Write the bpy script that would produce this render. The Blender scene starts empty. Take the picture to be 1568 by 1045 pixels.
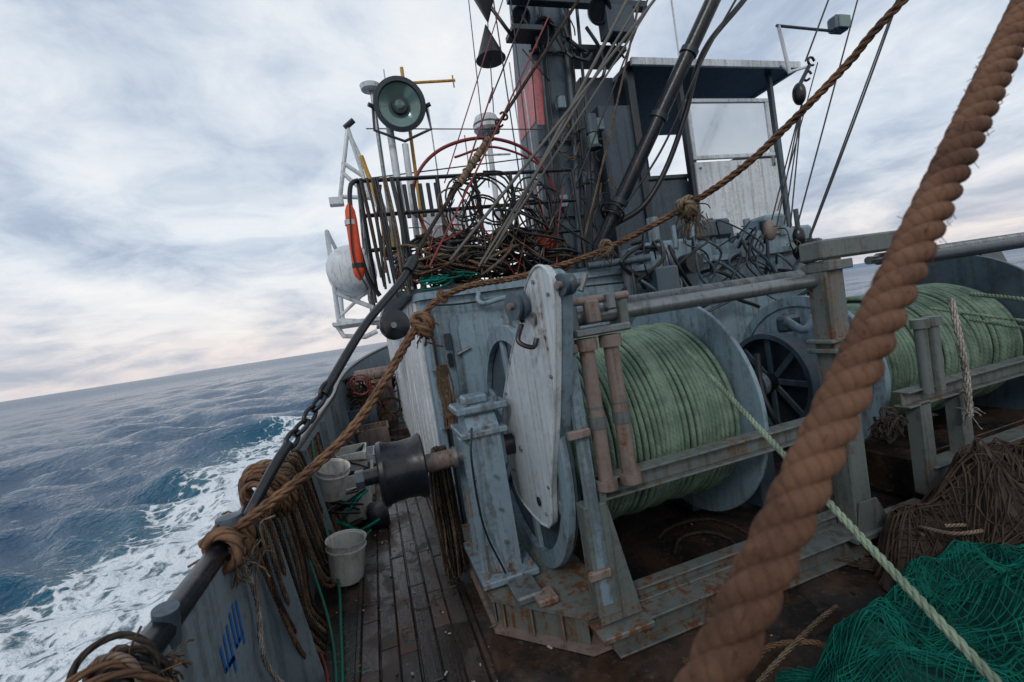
import bpy, math, random
import numpy as np
from mathutils import Vector, Matrix
random.seed(7); rng=np.random.default_rng(7)
sc=bpy.context.scene
V=Vector
# ---------------------------------------------------------------- camera
cyw,syw=math.cos(math.radians(17.07)),math.sin(math.radians(17.07))
pt=math.radians(2.35); ro=math.radians(8.87); ZZ=V((0,0,1))
f0=V((syw,cyw,0)); r0=V((cyw,-syw,0))
f=f0*math.cos(pt)-ZZ*math.sin(pt); up0=f0*math.sin(pt)+ZZ*math.cos(pt)
r=r0*math.cos(ro)-up0*math.sin(ro); u=r0*math.sin(ro)+up0*math.cos(ro)
cd=bpy.data.cameras.new("camera"); cam=bpy.data.objects.new("camera",cd)
sc.collection.objects.link(cam)
cam.matrix_world=Matrix(((r.x,u.x,-f.x,0),(r.y,u.y,-f.y,0),(r.z,u.z,-f.z,1.8),(0,0,0,1)))
cd.lens=16; cd.sensor_width=36; cd.clip_end=60000; cd.clip_start=.02
cd.dof.use_dof=True; cd.dof.focus_distance=3.8; cd.dof.aperture_fstop=4.0
sc.camera=cam
sc.view_settings.view_transform='Standard'; sc.view_settings.look='None'; sc.view_settings.exposure=0
# ---------------------------------------------------------------- node helper
class T:
    def __init__(s,nt): s.nt=nt; nt.nodes.clear()
    def n(s,typ,ins=None,**at):
        x=s.nt.nodes.new(typ)
        for k,v in at.items(): setattr(x,k,v)
        if ins:
            for k,v in ins.items():
                if isinstance(v,bpy.types.NodeSocket): s.nt.links.new(v,x.inputs[k])
                else: x.inputs[k].default_value=v
        return x
    def m(s,op,a,b=0.0,c=None,clamp=False):
        d={0:a,1:b}
        if c is not None: d[2]=c
        x=s.n('ShaderNodeMath',d,operation=op); x.use_clamp=clamp
        return x.outputs[0]
    def mix(s,fac,a,b,bt='MIX'):
        def c(v): return v if isinstance(v,bpy.types.NodeSocket) else (tuple(v)+(1,))[:4]
        return s.n('ShaderNodeMix',{0:fac,6:c(a),7:c(b)},data_type='RGBA',blend_type=bt).outputs[2]
    def noise(s,vec,scale,detail=4,rough=.55,dist=0.):
        return s.n('ShaderNodeTexNoise',{'Vector':vec,'Scale':scale,'Detail':detail,'Roughness':rough,'Distortion':dist}).outputs[0]
    def ramp(s,fac,stops,interp='LINEAR'):
        x=s.n('ShaderNodeValToRGB',{0:fac}); e=x.color_ramp.elements; x.color_ramp.interpolation=interp
        while len(e)<len(stops): e.new(.5)
        for i,(p,c) in enumerate(stops):
            e[i].position=p; e[i].color=(c,c,c,1) if not hasattr(c,'__len__') else tuple(c)+(1,)
        return x.outputs[0]
    def smooth(s,v,lo,hi):
        return s.n('ShaderNodeMapRange',{0:v,1:lo,2:hi,3:0.,4:1.},interpolation_type='SMOOTHSTEP').outputs[0]
    def scale(s,vec,sx,sy,sz):
        return s.n('ShaderNodeVectorMath',{0:vec,1:(sx,sy,sz)},operation='MULTIPLY').outputs[0]
def newmat(name):
    m=bpy.data.materials.new(name); m.use_nodes=True; return m,T(m.node_tree)
def finish(t,col,rough,bump=None,bstr=.3,bdist=.005,metal=0.,spec=.5,extra=None):
    ins={'Base Color':col if isinstance(col,bpy.types.NodeSocket) else tuple(col)+(1,),'Roughness':rough,'Metallic':metal,'Specular IOR Level':spec}
    if extra: ins.update(extra)
    if bump is not None:
        ins['Normal']=t.n('ShaderNodeBump',{'Height':bump,'Strength':bstr,'Distance':bdist}).outputs[0]
    b=t.n('ShaderNodeBsdfPrincipled',ins)
    t.n('ShaderNodeOutputMaterial',{0:b.outputs[0]})
def paint(name,col,rust=.35,rough=.5,dirt=.4,rustcol=(.115,.047,.02),scale=1.,lowrust=0.,metal=0.):
    m,t=newmat(name)
    P=t.n('ShaderNodeNewGeometry').outputs['Position']
    big=t.noise(P,2.7*scale,4,.62,.4); fine=t.noise(P,24*scale,4,.7)
    st=t.noise(t.scale(P,19,19,.9),1.0*scale,3,.6,.3)
    v=t.m('ADD',.62,t.m('MULTIPLY',big,.68))
    c=t.mix(1.,col,t.n('ShaderNodeCombineColor',{0:v,1:v,2:v}).outputs[0],'MULTIPLY')
    dm=t.smooth(t.m('ADD',t.m('MULTIPLY',st,.62),t.m('MULTIPLY',fine,.38)),.46,.63)
    c=t.mix(t.m('MULTIPLY',dm,dirt),c,(col[0]*.34,col[1]*.29,col[2]*.24))
    # rust-tinted runs down vertical faces
    sr=t.smooth(t.m('ADD',t.m('MULTIPLY',t.noise(t.scale(P,31,31,.7),1.,3,.55),.7),t.m('MULTIPLY',big,.3)),.56,.66)
    c=t.mix(t.m('MULTIPLY',sr,.22+rust*.6),c,(rustcol[0]*1.3,rustcol[1]*1.5,rustcol[2]*1.6))
    rn=t.m('ADD',t.m('MULTIPLY',big,.42),t.m('ADD',t.m('MULTIPLY',fine,.36),t.m('MULTIPLY',st,.22)))
    if lowrust>0:
        z=t.n('ShaderNodeSeparateXYZ',{0:P}).outputs[2]
        rn=t.m('ADD',rn,t.m('MULTIPLY',t.m('SUBTRACT',1.,t.smooth(z,.0,.55)),lowrust))
    th=.675-rust*.2
    rm=t.smooth(rn,th,th+.035)
    rm2=t.smooth(rn,th-.06,th+.03)
    c=t.mix(t.m('MULTIPLY',rm2,.5),c,(rustcol[0]*1.5,rustcol[1]*1.9,rustcol[2]*2.0))
    rc=t.mix(fine,(rustcol[0]*.35,rustcol[1]*.35,rustcol[2]*.4),(rustcol[0]*1.6,rustcol[1]*1.6,rustcol[2]*1.6))
    c=t.mix(rm,c,rc)
    rr=t.m('ADD',rough-.14,t.m('MULTIPLY',fine,.28)); rr=t.m('ADD',rr,t.m('MULTIPLY',rm,.3),clamp=True)
    bh=t.m('ADD',t.m('MULTIPLY',fine,.8),t.m('MULTIPLY',rm,-.5))
    finish(t,c,rr,bh,.45,.005,metal)
    return m
def ropemat(name,col,col2,twist=3.,pitch=.06,depth=1.,rough=.85):
    m,t=newmat(name)
    uv=t.n('ShaderNodeUVMap').outputs[0]; s=t.n('ShaderNodeSeparateXYZ',{0:uv})
    P=t.n('ShaderNodeNewGeometry').outputs['Position']
    ph=t.m('ADD',t.m('MULTIPLY',s.outputs[0],twist),t.m('DIVIDE',s.outputs[1],pitch))
    w=t.m('ABSOLUTE',t.m('SINE',t.m('MULTIPLY',ph,math.pi)))
    fib=t.noise(t.scale(uv,60,260,1),1.,3,.7); big=t.noise(P,9,4,.65)
    c=t.mix(t.smooth(big,.34,.66),col2,col)
    c=t.mix(t.m('MULTIPLY',t.m('SUBTRACT',1.,t.smooth(w,.0,.6)),.8*depth),c,(col2[0]*.3,col2[1]*.3,col2[2]*.3))
    c=t.mix(t.smooth(fib,.55,.75),c,(min(1,col[0]*1.5),min(1,col[1]*1.5),min(1,col[2]*1.5)))
    h=t.m('ADD',t.m('MULTIPLY',w,depth),t.m('MULTIPLY',fib,.3))
    finish(t,c,rough,h,.9,.006,spec=.25)
    return m
def plain(name,col,rough=.5,metal=0.,var=.3,bump=.2,sc_=20):
    m,t=newmat(name); P=t.n('ShaderNodeNewGeometry').outputs['Position']
    n1=t.noise(P,sc_,4,.6)
    c=t.mix(n1,tuple(x*(1-var) for x in col),tuple(x*(1+var) for x in col))
    finish(t,c,t.m('ADD',rough-.12,t.m('MULTIPLY',n1,.24)),n1,bump,.004,metal); return m
M={}
M['blue']=paint('pale_blue_paint',(.19,.27,.325),.34,.42,.72,lowrust=.07)
M['bluecl']=paint('blue_grey_paint',(.205,.295,.355),.24,.42,.65)
M['white']=paint('white_paint',(.66,.70,.73),.20,.42,.5)
M['plate']=paint('off_white_paint',(.54,.60,.63),.22,.34,.48)
M['frame']=paint('dirty_grey_green_paint',(.135,.158,.152),.48,.46,.65,lowrust=.07)
M['rustpipe']=paint('rusted_steel',(.22,.175,.155),.60,.55,.65)
M['dark']=paint('dark_navy_paint',(.024,.037,.052),.15,.38,.4)
M['slate']=paint('slate_paint',(.058,.09,.118),.25,.42,.55)
M['black']=plain('black_rubber',(.008,.009,.011),.42)
M['blackpaint']=paint('black_paint',(.008,.011,.016),.12,.30,.2)
M['steel']=paint('worn_steel',(.21,.235,.245),.32,.34,.6,metal=.5)
M['wire']=plain('steel_wire',(.12,.115,.10),.5,.4,.5,.6,120)
M['red']=paint('faded_red_paint',(.62,.20,.21),.1,.5,.5)
M['orange']=plain('orange_plastic',(.70,.07,.012),.5)
M['redhose']=plain('red_hose',(.19,.02,.018),.45)
M['yellow']=paint('yellow_paint',(.58,.32,.04),.3,.5,.4)
M['bucket']=paint('white_plastic',(.62,.62,.58),.02,.4,.5,rustcol=(.2,.15,.1))
M['lampglass']=plain('lamp_reflector_glass',(.13,.21,.19),.12,.3,.3,.05,8)
M['pane']=plain('window_glass_reflective',(.62,.66,.70),.13,.85,.06,.03,3)
M['tarp']=plain('green_hose',(.01,.14,.09),.55)
M['bluemark']=plain('blue_marker_paint',(.01,.13,.45),.6)
M['chip']=plain('pale_debris',(.38,.35,.31),.8,0,.6,.4,90)
M['brown']=ropemat('brown_rope',(.225,.125,.072),(.095,.052,.032),pitch=.07)
M['hero']=ropemat('brown_rope_strand',(.195,.10,.060),(.090,.044,.027),twist=2,pitch=.012,depth=.3)
M['tan']=ropemat('tan_rope',(.24,.18,.12),(.11,.075,.05),pitch=.045)
M['grn']=ropemat('green_rope',(.215,.30,.22),(.12,.18,.135),pitch=.035,depth=.3)
M['grnl']=ropemat('green_rope_line',(.27,.34,.24),(.15,.20,.14),pitch=.035,depth=.5)
M['teal']=ropemat('teal_twine',(.004,.25,.18),(.0,.11,.085),pitch=.02,depth=.6)
M['brnnet']=ropemat('brown_twine',(.26,.185,.135),(.11,.075,.055),pitch=.02)
M['darkrope']=ropemat('dark_rope',(.07,.052,.04),(.025,.02,.016),pitch=.05)
M['whiterope']=ropemat('white_rope',(.45,.42,.37),(.20,.175,.15),pitch=.05)
# ---------------------------------------------------------------- mesh builder
def nrm(v): return v/(np.linalg.norm(v)+1e-12)
class B:
    def __init__(s,name): s.name=name; s.v=[]; s.f=[]; s.mi=[]; s.uv=[]; s.mats=[]; s.nv=0
    def _m(s,k):
        if k not in s.mats: s.mats.append(k)
        return s.mats.index(k)
    def add(s,verts,faces,mat,uvs=None):
        verts=np.asarray(verts,float); i=s._m(mat); o=s.nv
        s.v.append(verts); s.nv+=len(verts)
        for k,fc in enumerate(faces):
            s.f.append(tuple(int(a)+o for a in fc)); s.mi.append(i)
            s.uv.append(uvs[k] if uvs is not None else None)
        return s
    def box(s,c,size,mat,ax=None,b=.006):
        c=np.array(c,float); h=np.array(size,float)/2; b=min(b,h.min()*.45)
        A=np.eye(3) if ax is None else np.array(ax,float)
        vs=[];idx={}
        for sx in(-1,1):
            for sy in(-1,1):
                for sz in(-1,1):
                    S=np.array([sx,sy,sz])
                    for k in range(3):
                        p=S*(h-b); p[k]=S[k]*h[k]; idx[(sx,sy,sz,k)]=len(vs); vs.append(p)
        vs=np.array(vs,float); fs=[]
        for k in range(3):
            a,bb=[q for q in range(3) if q!=k]
            for sg in(-1,1):
                q=[]
                for (s1,s2) in((-1,-1),(1,-1),(1,1),(-1,1)):
                    S=[0,0,0];S[k]=sg;S[a]=s1;S[bb]=s2; q.append(idx[(S[0],S[1],S[2],k)])
                fs.append(q)
            for s1 in(-1,1):
                for s2 in(-1,1):
                    S=[0,0,0];S[a]=s1;S[bb]=s2
                    S[k]=-1;lo=tuple(S);S[k]=1;hi=tuple(S)
                    fs.append([idx[lo+(a,)],idx[hi+(a,)],idx[hi+(bb,)],idx[lo+(bb,)]])
        for sx in(-1,1):
            for sy in(-1,1):
                for sz in(-1,1): fs.append([idx[(sx,sy,sz,k)] for k in range(3)])
        out=[]
        for q in fs:
            n=np.cross(vs[q[1]]-vs[q[0]],vs[q[2]]-vs[q[0]])
            if np.dot(n,vs[q].mean(0))<0: q=q[::-1]
            out.append(q)
        w=vs@A+c
        if np.linalg.det(A)<0: out=[q[::-1] for q in out]
        return s.add(w,out,mat)
    def beam(s,p,q,w,h,mat,up=(0,0,1),b=.005):
        p=np.array(p,float);q=np.array(q,float);d=nrm(q-p);up=np.array(up,float)
        if abs(np.dot(d,up))>.98: up=np.array([0,1.,0])
        x=nrm(np.cross(up,d)); z=np.cross(d,x)
        return s.box((p+q)/2,(w,np.linalg.norm(q-p),h),mat,ax=[x,d,z],b=b)
    def ibeam(s,p,q,w,h,mat,up=(0,0,1),t=.012):
        p=np.array(p,float);q=np.array(q,float);d=nrm(q-p);upv=np.array(up,float);x=nrm(np.cross(upv,d));z=np.cross(d,x)
        for k in(-1,1): s.beam(p+z*k*(h/2-t/2),q+z*k*(h/2-t/2),w,t,mat,up)
        s.beam(p,q,t,h-2*t-.001,mat,up); return s
    def tube(s,pts,rad,mat,seg=10,cap=True,twist0=0.):
        P=np.array(pts,float); n=len(P)
        R=np.full(n,rad,float) if np.isscalar(rad) else np.array(rad,float)
        Tn=np.gradient(P,axis=0); Tn/= (np.linalg.norm(Tn,axis=1)[:,None]+1e-12)
        a=np.array([0,0,1.]) if abs(Tn[0][2])<.9 else np.array([1.,0,0])
        N=nrm(np.cross(Tn[0],a)); Ns=[N]
        for i in range(1,n):
            N=N-Tn[i]*np.dot(N,Tn[i]); N=nrm(N); Ns.append(N)
        Ns=np.array(Ns); Bs=np.cross(Tn,Ns)
        th=np.arange(seg)/seg*2*math.pi
        ring=P[:,None,:]+R[:,None,None]*(np.cos(th)[None,:,None]*Ns[:,None,:]+np.sin(th)[None,:,None]*Bs[:,None,:])
        vs=ring.reshape(-1,3); L=np.concatenate([[0],np.cumsum(np.linalg.norm(np.diff(P,axis=0),axis=1))])
        fs=[];uv=[]
        for i in range(n-1):
            for j in range(seg):
                k=(j+1)%seg
                fs.append((i*seg+j,i*seg+k,(i+1)*seg+k,(i+1)*seg+j))
                u0=j/seg;u1=(j+1)/seg
                uv.append(((u0,L[i]),(u1,L[i]),(u1,L[i+1]),(u0,L[i+1])))
        if cap:
            fs.append(tuple(range(seg-1,-1,-1)));uv.append(None)
            fs.append(tuple((n-1)*seg+j for j in range(seg)));uv.append(None)
        return s.add(vs,fs,mat,uv)
    def cyl(s,p,q,rad,mat,seg=24): return s.tube([p,q],rad,mat,seg)
    def lathe(s,c,axis,prof,mat,seg=40):
        c=np.array(c,float); d=nrm(np.array(axis,float)); a=np.array([0,0,1.]) if abs(d[2])<.9 else np.array([1.,0,0])
        N=nrm(np.cross(a,d)); Bv=np.cross(d,N); vs=[];fs=[]
        th=np.arange(seg)/seg*2*math.pi
        for (l,rr) in prof:
            vs.append(c+d*l+rr*(np.cos(th)[:,None]*N+np.sin(th)[:,None]*Bv))
        for i in range(len(prof)-1):
            for j in range(seg):
                k=(j+1)%seg; fs.append((i*seg+j,i*seg+k,(i+1)*seg+k,(i+1)*seg+j))
        return s.add(np.concatenate(vs),fs,mat)
    def disc(s,c,axis,rad,th,mat,seg=64,inner=0.):
        e=.004
        if inner>0: pr=[(0,inner),(0,rad-e),(e,rad),(th-e,rad),(th,rad-e),(th,inner),(0,inner)]
        else: pr=[(0,.0005),(0,rad-e),(e,rad),(th-e,rad),(th,rad-e),(th,.0005)]
        return s.lathe(c,axis,pr,mat,seg)
    def prism(s,poly,o,ax,ay,th,mat):
        o=np.array(o,float);ax=np.array(ax,float);ay=np.array(ay,float);az=np.cross(ax,ay)
        P=np.array(poly,float); n=len(P)
        ar=sum(P[i][0]*P[(i+1)%n][1]-P[(i+1)%n][0]*P[i][1] for i in range(n))
        if ar<0: P=P[::-1]
        lo=o+P[:,:1]*ax+P[:,1:]*ay; hi=lo+az*th
        fs=[tuple(range(n-1,-1,-1)),tuple(range(n,2*n))]
        for i in range(n):
            k=(i+1)%n; fs.append((i,k,n+k,n+i))
        return s.add(np.concatenate([lo,hi]),fs,mat)
    def sphere(s,c,rad,mat,seg=24,sq=(1,1,1)):
        c=np.array(c,float);n=seg//2;vs=[];fs=[]
        for i in range(n+1):
            ph=math.pi*i/n
            for j in range(seg):
                a=2*math.pi*j/seg; vs.append(c+rad*np.array([math.sin(ph)*math.cos(a)*sq[0],math.sin(ph)*math.sin(a)*sq[1],math.cos(ph)*sq[2]]))
        for i in range(n):
            for j in range(seg):
                k=(j+1)%seg; fs.append((i*seg+j,(i+1)*seg+j,(i+1)*seg+k,i*seg+k))
        return s.add(vs,fs,mat)
    def rope(s,pts,R,mat,pitch=None,strands=3,seg=7,step=None):
        P=resample(pts,step or R*.45); pitch=pitch or R*6.5
        n=len(P); Tn=np.gradient(P,axis=0); Tn/=np.linalg.norm(Tn,axis=1)[:,None]
        a=np.array([0,0,1.]) if abs(Tn[0][2])<.9 else np.array([1.,0,0])
        N=nrm(np.cross(Tn[0],a));Ns=[N]
        for i in range(1,n): N=N-Tn[i]*np.dot(N,Tn[i]);N=nrm(N);Ns.append(N)
        Ns=np.array(Ns);Bs=np.cross(Tn,Ns)
        L=np.concatenate([[0],np.cumsum(np.linalg.norm(np.diff(P,axis=0),axis=1))])
        for k in range(strands):
            th=2*math.pi*(L/pitch+k/strands)
            C=P+R*.5*(np.cos(th)[:,None]*Ns+np.sin(th)[:,None]*Bs)
            s.tube(C,R*.56,mat,seg)
        return s
    def done(s,sharp=32):
        me=bpy.data.meshes.new(s.name); vv=np.concatenate(s.v)
        me.from_pydata(vv.tolist(),[],s.f)
        for k in s.mats: me.materials.append(M[k])
        me.polygons.foreach_set('material_index',s.mi)
        uvl=me.uv_layers.new(name='UVMap'); data=[]
        for fc,q in zip(s.f,s.uv):
            if q is None: data+= [0.,0.]*len(fc)
            else:
                for a in q: data+=[a[0],a[1]]
        uvl.data.foreach_set('uv',data)
        me.polygons.foreach_set('use_smooth',[True]*len(s.f))
        me.set_sharp_from_angle(angle=math.radians(sharp)); me.update()
        ob=bpy.data.objects.new(s.name,me); sc.collection.objects.link(ob); return ob
def resample(pts,step,catm=True):
    P=np.array(pts,float)
    if len(P)>2 and catm:
        Q=np.vstack([2*P[0]-P[1],P,2*P[-1]-P[-2]]); out=[]
        for i in range(1,len(Q)-2):
            p0,p1,p2,p3=Q[i-1:i+3]; m=24
            for k in range(m):
                t=k/m; out.append(.5*((2*p1)+(-p0+p2)*t+(2*p0-5*p1+4*p2-p3)*t*t+(-p0+3*p1-3*p2+p3)*t**3))
        out.append(P[-1]); P=np.array(out)
    L=np.concatenate([[0],np.cumsum(np.linalg.norm(np.diff(P,axis=0),axis=1))])
    n=max(2,int(L[-1]/step)+1); t=np.linspace(0,L[-1],n)
    return np.stack([np.interp(t,L,P[:,k]) for k in range(3)],1)
def sag(p,q,s_,n=9):
    p=np.array(p,float);q=np.array(q,float)
    return [tuple(p+(q-p)*t-np.array([0,0,4*s_*t*(1-t)])) for t in np.linspace(0,1,n)]
def loops(b,c,rad,n,mat,r_,axis=(0,0,1),jit=.25,squash=1.,seg=7,turnpts=22):
    d=nrm(np.array(axis,float)); a=np.array([0,0,1.]) if abs(d[2])<.9 else np.array([1.,0,0])
    N=nrm(np.cross(a,d));Bv=np.cross(d,N); c=np.array(c,float); pts=[]
    ph=random.random()*6
    for i in range(n):
        rr=rad*(1+random.uniform(-jit,jit)); off=np.array([random.gauss(0,rad*jit*.5) for _ in range(3)]); tl=random.uniform(-.3,.3)*jit*3
        for k in range(6):
            t=ph+2*math.pi*k/6
            pts.append(c+off+rr*(math.cos(t)*N+squash*math.sin(t)*Bv)+d*(tl*rr*math.cos(t+1)+r_*i*.4))
    b.tube(resample(pts,2*math.pi*rad/turnpts),r_,mat,seg)
def fray(b,c,rad,n,mat,r_=.003,drop=.3):
    c=np.array(c,float)
    for _ in range(n):
        p=c+rng.normal(0,rad*.35,3); d=rng.normal(0,1,3); d[2]-=drop*3; d=nrm(d)
        L=rad*random.uniform(.6,1.6); q=p+d*L*.5+rng.normal(0,rad*.3,3); e=q+nrm(d+np.array([0,0,-drop*2]))*L*.5
        b.tube(resample([p,q,e],L/6),r_,mat,4)
def knot(b,c,R,mat,n=3):
    for i in range(n):
        ax=rng.normal(0,1,3); loops(b,np.array(c)+rng.normal(0,R*.3,3),R,2,mat,R*.42,ax,.25)
# ---------------------------------------------------------------- world
w=bpy.data.worlds.new("World"); sc.world=w; w.use_nodes=True; t=T(w.node_tree)
sky=t.n('ShaderNodeTexSky',sky_type='NISHITA'); sky.sun_disc=False
SE,SR=math.radians(20),math.radians(215)
sky.sun_elevation=SE; sky.sun_rotation=SR; sky.dust_density=1.5; sky.air_density=1.2
G=t.n('ShaderNodeTexCoord').outputs['Generated']; s_=t.n('ShaderNodeSeparateXYZ',{0:G})
az=t.m('ABSOLUTE',s_.outputs[2]); zc=t.m('ADD',az,.22)
pv=t.n('ShaderNodeCombineXYZ',{0:t.m('DIVIDE',s_.outputs[0],zc),1:t.m('DIVIDE',s_.outputs[1],zc),2:.3}).outputs[0]
wv=t.n('ShaderNodeTexNoise',{'Vector':pv,'Scale':1.4,'Detail':2.}).outputs[1]
pw=t.n('ShaderNodeVectorMath',{0:pv,1:t.scale(wv,.55,.55,.0)},operation='ADD').outputs[0]
n1=t.noise(pw,2.1,7,.58,0.); n2=t.noise(t.scale(pw,1.,.6,1),.62,3,.5,0.)
nv=t.m('ADD',t.m('MULTIPLY',n1,.52),t.m('MULTIPLY',n2,.48))
cl=t.ramp(nv,[(.35,(.33,.40,.53)),(.43,(.47,.56,.70)),(.485,(.65,.73,.84)),(.55,(.84,.89,.95)),(.63,(.99,.99,.99))])
warm=t.ramp(nv,[(.37,(.52,.55,.64)),(.445,(.74,.70,.73)),(.52,(.96,.84,.79)),(.61,(1.,.94,.90))])
hz=t.m('POWER',t.m('SUBTRACT',1.,t.m('MINIMUM',t.m('MULTIPLY',az,4.2),1.)),1.7)
cl=t.mix(t.m('MULTIPLY',hz,.88),cl,warm)
low=t.m('SUBTRACT',1.,t.smooth(az,.0,.03))
cl=t.mix(t.m('MULTIPLY',low,.4),cl,(.80,.75,.77))
bg1=t.n('ShaderNodeBackground',{0:sky.outputs[0],1:.08}); bg2=t.n('ShaderNodeBackground',{0:cl,1:1.0})
mx=t.n('ShaderNodeMixShader',{0:.92,1:bg1.outputs[0],2:bg2.outputs[0]}); t.n('ShaderNodeOutputWorld',{0:mx.outputs[0]})
sd=bpy.data.lights.new("sun",'SUN'); sd.energy=.8; sd.angle=math.radians(12); sd.color=(1,.96,.91)
so=bpy.data.objects.new("sun",sd); sc.collection.objects.link(so)
sdir=V((math.sin(SR)*math.cos(SE+.3),math.cos(SR)*math.cos(SE+.3),math.sin(SE+.3)))
so.rotation_euler=sdir.to_track_quat('Z','Y').to_euler()
# ---------------------------------------------------------------- sea
SEA=-1.1
na=720; rr_=[.9]
while rr_[-1]<25000: rr_.append(rr_[-1]*1.0155+.004)
rr_=np.array(rr_); nr=len(rr_); th=np.arange(na)/na*2*math.pi
X=rr_[:,None]*np.cos(th); Y=rr_[:,None]*np.sin(th); cell=rr_[:,None]*.0155+0*X
Zs=np.zeros_like(X)
for i in range(64):
    lam=.40*1.056**i*random.uniform(.9,1.1); d=math.radians(random.gauss(243,30)); k=2*math.pi/lam
    A=.0185*lam**.80*random.uniform(.4,1.2)*(1 if lam<3.5 else .5); ph=random.uniform(0,6.28)
    fade=np.clip((lam/cell-2.5)/3,0,1)
    q=k*(X*math.cos(d)+Y*math.sin(d))+ph+.5*np.sin(.13*X+.21*Y+i)
    Zs+=fade*A*(2*((np.sin(q)+1)/2)**1.9-.80)
hd=np.clip(-.9-X,0,50)
Zs+=.12*np.exp(-((hd-1.6-.10*np.clip(12-Y,-20,30))/.9)**2)*(Y<16)*(np.sin(Y*.9+hd)*.5+.6)
vs=np.stack([X,Y,Zs+SEA],-1).reshape(-1,3)
fs=[(i*na+j,i*na+(j+1)%na,(i+1)*na+(j+1)%na,(i+1)*na+j) for i in range(nr-1) for j in range(na)]
me=bpy.data.meshes.new('sea'); me.from_pydata(vs.tolist(),[],[q[::-1] for q in fs]) ; me.polygons.foreach_set('use_smooth',[True]*len(fs))
me.update()
if me.polygons[0].normal.z<0: me.flip_normals()
sea=bpy.data.objects.new('sea',me); sc.collection.objects.link(sea)
m,t=newmat('sea_water'); me.materials.append(m)
P=t.n('ShaderNodeNewGeometry').outputs['Position']; sx=t.n('ShaderNodeSeparateXYZ',{0:P})
h=t.m('SUBTRACT',-.8,sx.outputs[0])
yb=sx.outputs[1]
cen=t.m('ADD',3.6,t.m('MULTIPLY',t.m('SUBTRACT',10.,yb),.10))
big=t.noise(P,.33,3,.6,.8); mid=t.noise(P,1.9,5,.65,1.2); fin=t.noise(P,9.,4,.7,.6)
dd=t.m('ABSOLUTE',t.m('SUBTRACT',t.m('ADD',h,t.m('MULTIPLY',t.m('SUBTRACT',big,.5),5.)),t.m('MULTIPLY',cen,.66)))
band=t.m('SUBTRACT',1.,t.smooth(dd,.7,4.8))
near=t.m('SUBTRACT',1.,t.smooth(yb,15.,34.)); band=t.m('MULTIPLY',band,near)
pos=t.m('GREATER_THAN',h,-.6); band=t.m('MULTIPLY',band,pos)
wn=t.n('ShaderNodeVectorMath',{0:P,1:t.n('ShaderNodeTexNoise',{'Vector':P,'Scale':1.5,'Detail':3.}).outputs[1]},operation='ADD').outputs[0]
vo=t.n('ShaderNodeTexVoronoi',{'Vector':wn,'Scale':2.2},feature='DISTANCE_TO_EDGE').outputs[0]
lace=t.m('SUBTRACT',1.,t.smooth(vo,.0,.16))
fv=t.m('ADD',t.m('MULTIPLY',band,.58),t.m('ADD',t.m('MULTIPLY',mid,.74),t.m('ADD',t.m('MULTIPLY',fin,.32),t.m('MULTIPLY',lace,.16))))
foam=t.smooth(fv,.98,1.14)
foam=t.m('MULTIPLY',foam,t.smooth(band,.02,.25))
dist=t.n('ShaderNodeVectorMath',{0:P},operation='LENGTH').outputs['Value']
caps=t.m('MULTIPLY',t.smooth(t.noise(t.scale(P,.9,.45,1),.9,5,.7,.5),.70,.75),.3)
foam=t.m('MAXIMUM',foam,t.m('MULTIPLY',caps,t.smooth(dist,8,25)))
wc=t.mix(t.m('MULTIPLY',band,.8),(.004,.050,.115),(.008,.115,.165))
col=t.mix(foam,wc,(.76,.80,.82))
b1=t.noise(t.scale(P,1.,.9,1),1.6,3,.6,.1); b2=t.noise(P,5.,4,.62,.1); b3=t.noise(P,17,3,.6)
bn=t.m('ADD',t.m('MULTIPLY',b1,.65),t.m('ADD',t.m('MULTIPLY',b2,.42),t.m('MULTIPLY',b3,.14)))
bn=t.m('ADD',bn,t.m('MULTIPLY',foam,.2))
nb=t.n('ShaderNodeBump',{'Height':bn,'Strength':.85,'Distance':.25}).outputs[0]
rgh=t.m('ADD',.06,t.m('MULTIPLY',t.smooth(dist,15,300),.22))
b=t.n('ShaderNodeBsdfPrincipled',{'Base Color':col,'Roughness':t.m('ADD',rgh,t.m('MULTIPLY',foam,.5)),'IOR':1.33,'Specular Tint':(.48,.78,1.,1.),'Normal':nb})
t.n('ShaderNodeOutputMaterial',{0:b.outputs[0]})
# distant hills
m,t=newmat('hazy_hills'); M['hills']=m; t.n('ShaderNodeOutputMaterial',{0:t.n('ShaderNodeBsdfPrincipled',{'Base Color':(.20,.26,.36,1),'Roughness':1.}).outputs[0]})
b=B('distant_hills'); n=160; vs=[];
for i in range(n):
    a=math.radians(50+ i/n*60); R=14000; e=math.sin(math.pi*i/n)**.6
    hh=(190+120*math.sin(i*.11)+70*math.sin(i*.29+1)+30*math.sin(i*.7))*e
    x,y=R*math.sin(a),R*math.cos(a); vs+= [(x,y,-5),(x*1.02,y*1.02,max(hh,5)),(x*1.1,y*1.1,-5)]
b.add(vs,[q for i in range(n-1) for q in ((3*i,3*i+3,3*i+4,3*i+1),(3*i+1,3*i+4,3*i+5,3*i+2))],'hills').done(80)
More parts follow.
